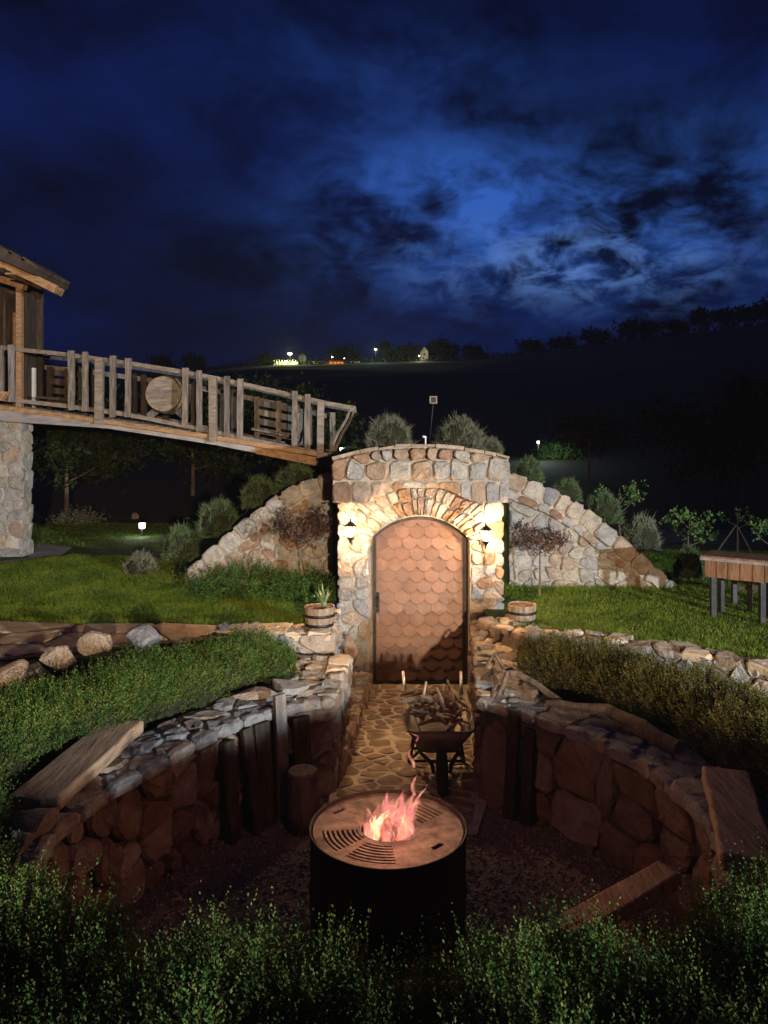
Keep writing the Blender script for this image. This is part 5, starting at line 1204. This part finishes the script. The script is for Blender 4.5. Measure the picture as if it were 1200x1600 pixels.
wy, wz, wr = 5.70, .195, .165
whl = obj('wheel', (lambda V_F: V_F)(tube([(xc-.02, wy, wz), (xc+.02, wy, wz)], .035, 10)), M['darkmetal'], wb)
Vt = []; Ft = []
for i in range(28):
    a = 2*math.pi*i/28
    for j in range(10):
        b = 2*math.pi*j/10; q = wr-.038+.038*math.cos(b); Vt.append((xc+.038*math.sin(b), wy+q*math.cos(a), wz+q*math.sin(a)))
for i in range(28):
    for j in range(10): Ft.append((i*10+j, i*10+(j+1) % 10, ((i+1) % 28)*10+(j+1) % 10, ((i+1) % 28)*10+j))
obj('tyre', (Vt, Ft), M['rubber'], whl, True)
obj('rim_disc', lathe([(0.002, 0), (.13, 0)], (0, 0, 0), 4, False), M['darkmetal'], whl) if 0 else None
for s in (-1, 1): obj('rim_disc', tube([(xc+s*.012, wy, wz), (xc+s*.014, wy, wz)], .125, 20), M['darkmetal'], whl)
for s in (-1, 1):
    hx = xc+s*.24
    pts = [(xc+s*.06, wy, wz), (xc+s*.075, wy+.05, wz+.05), (xc+s*.14, 5.95, .235), (xc+s*.19, 6.32, .245), (hx-.005, 6.58, .38), (hx, 6.70, .45)]
    obj('side_rail', tube(pts, .016, 7), M['darkmetal'], wb, True)
    obj('handle', tube([(hx, 7.20, .60), (hx+s*.004, 7.30, .72 if s > 0 else .72)], .016, 7), M['steel'], wb) if 0 else None
    obj('grip', tube([(hx, 6.68, .44), (hx+s*.01, 6.78, .50), (hx+s*.02, 6.90, .58)], .015, 8), M['steel'], wb, True)
    obj('leg', tube([(xc+s*.18, 6.30, .26), (xc+s*.225, 6.28, .03)], .016, 7), M['darkmetal'], wb, True)
    obj('leg_brace', tube([(xc+s*.225, 6.28, .04), (xc+s*.13, 6.02, .25)], .012, 6), M['darkmetal'], wb, True)
obj('cross_bar', tube([(xc-.205, 6.29, .14), (xc+.205, 6.29, .14)], .012, 6), M['darkmetal'], wb, True)
obj('cross_bar', tube([(xc-.225, 6.27, .045), (xc+.225, 6.27, .045)], .012, 6), M['darkmetal'], wb, True)
r_ = random.Random(17)
for k in range(64):
    lay = k/64; x = xc+r_.uniform(-.22, .22)*(1-.3*lay); y = 6.15+r_.uniform(-.27, .27)*(1-.3*lay); z = .42+.24*lay+r_.uniform(-.01, .02)
    a = r_.uniform(0, math.pi); el = r_.uniform(-.25, .35) if k < 54 else r_.uniform(.5, 1.3); L = r_.uniform(.10, .22); d = Vector((math.cos(a)*math.cos(el), math.sin(a)*math.cos(el)*.8, math.sin(el)))*L/2
    if k in (60, 61): d = Vector((.16, -.05, .02)); x = xc-.12; z = .60
    c = Vector((x, y, z)); rr_ = r_.uniform(.008, .022); bend = Vector((r_.uniform(-.02, .02), r_.uniform(-.02, .02), r_.uniform(-.01, .03)))
    o = obj('stick', tube([c-d, c+bend, c+d], [rr_, rr_*.95, rr_*.75], 6, rough=.12), M['stickwood']); tag(o, 'short dry stick in the heap of firewood filling the wheelbarrow', 'stick', 'firewood sticks heaped in the wheelbarrow')

hz = bpy.data.materials.new('night_haze'); hz.use_nodes = True; t_ = hz.node_tree; t_.nodes.clear(); pv_ = t_.nodes.new('ShaderNodeVolumePrincipled'); ou = t_.nodes.new('ShaderNodeOutputMaterial')
pv_.inputs['Density'].default_value = .0003; pv_.inputs['Color'].default_value = (.85, .85, .9, 1); t_.links.new(pv_.outputs[0], ou.inputs['Volume'])
o = obj('haze', box(-1000, 1000, -100, 1250, -30, 130), hz, kind='stuff'); tag(o, 'thin night haze over the garden and the far hillside', 'haze', kind='stuff')
# ------------------------------------------------------------------ barrel table with chair at the right
A0 = Vector((3.215, 7.72, 0)); td = Vector((.80, -.60, 0)); tn = Vector((.60, .80, 0)); TL, TW = 1.65, .42
tb = thing('board_table', 'long wooden table with an apron of upright boards on steel legs, right edge', 'table', tuple(A0+td*.8+tn*.2+Vector((0, 0, .88))))
nb = 15
for k in range(nb):
    u0 = TL*k/nb+.004; u1 = TL*(k+1)/nb-.004
    for off in (0, TW-.025):
        p0 = A0+td*((u0+u1)/2)+tn*(off+.0125+random.uniform(-.002, .002)); obj('apron_board', beam(p0+Vector((0, 0, 1.285+random.uniform(-.006, .006))), p0+Vector((0, 0, 1.462)), (u1-u0), .022, up=tuple(tn)), M['tablewood'], tb)
for k in range(4):
    p0 = A0+td*.012+tn*(.03+TW*k/4+.045); obj('apron_board', beam(p0+Vector((0, 0, 1.285)), p0+Vector((0, 0, 1.462)), TW/4-.008, .022, up=tuple(td)), M['tablewood'], tb)
for k in range(4):
    p0 = A0-td*.03+tn*(TW*(k+.5)/4); obj('top_plank', beam(p0+Vector((0, 0, 1.482)), p0+td*(TL+.06)+Vector((0, 0, 1.482)), TW/4-.005+.012, .035), M['tablewood'], tb)
obj('metal_edge', beam(A0-td*.035-tn*.016+Vector((0, 0, 1.470)), A0+td*(TL+.03)-tn*.016+Vector((0, 0, 1.470)), .016, .030), M['steel'], tb)
for u in (.07, .52, 1.05, 1.55):
    for v in (.05, TW-.05):
        p0 = A0+td*u+tn*v; obj('leg', beam(p0+Vector((0, 0, .86)), p0+Vector((0, 0, 1.30)), .05, .05, up=(0, 1, 0)), M['darkmetal'], tb)
ch = thing('ladder_chair', 'dark chair with back rungs tucked behind the long table', 'chair', (4.05, 8.2, .9))
for x in (3.78, 4.28): obj('leg', beam((x, 8.3, .88), (x, 8.3, 1.42), .045, .04, up=(0, 1, 0)), M['frame'], ch); obj('leg', beam((x, 7.95, .88), (x, 7.95, 1.16), .04, .04, up=(0, 1, 0)), M['frame'], ch)
for z in (1.36, 1.22, 1.06): obj('rung', beam((3.79, 8.3, z), (4.27, 8.3, z), .04, .025, up=(0, 1, 0)), M['darkwood'], ch)
obj('seat', box(3.76, 4.3, 7.93, 8.31, 1.15, 1.18), M['darkwood'], ch)
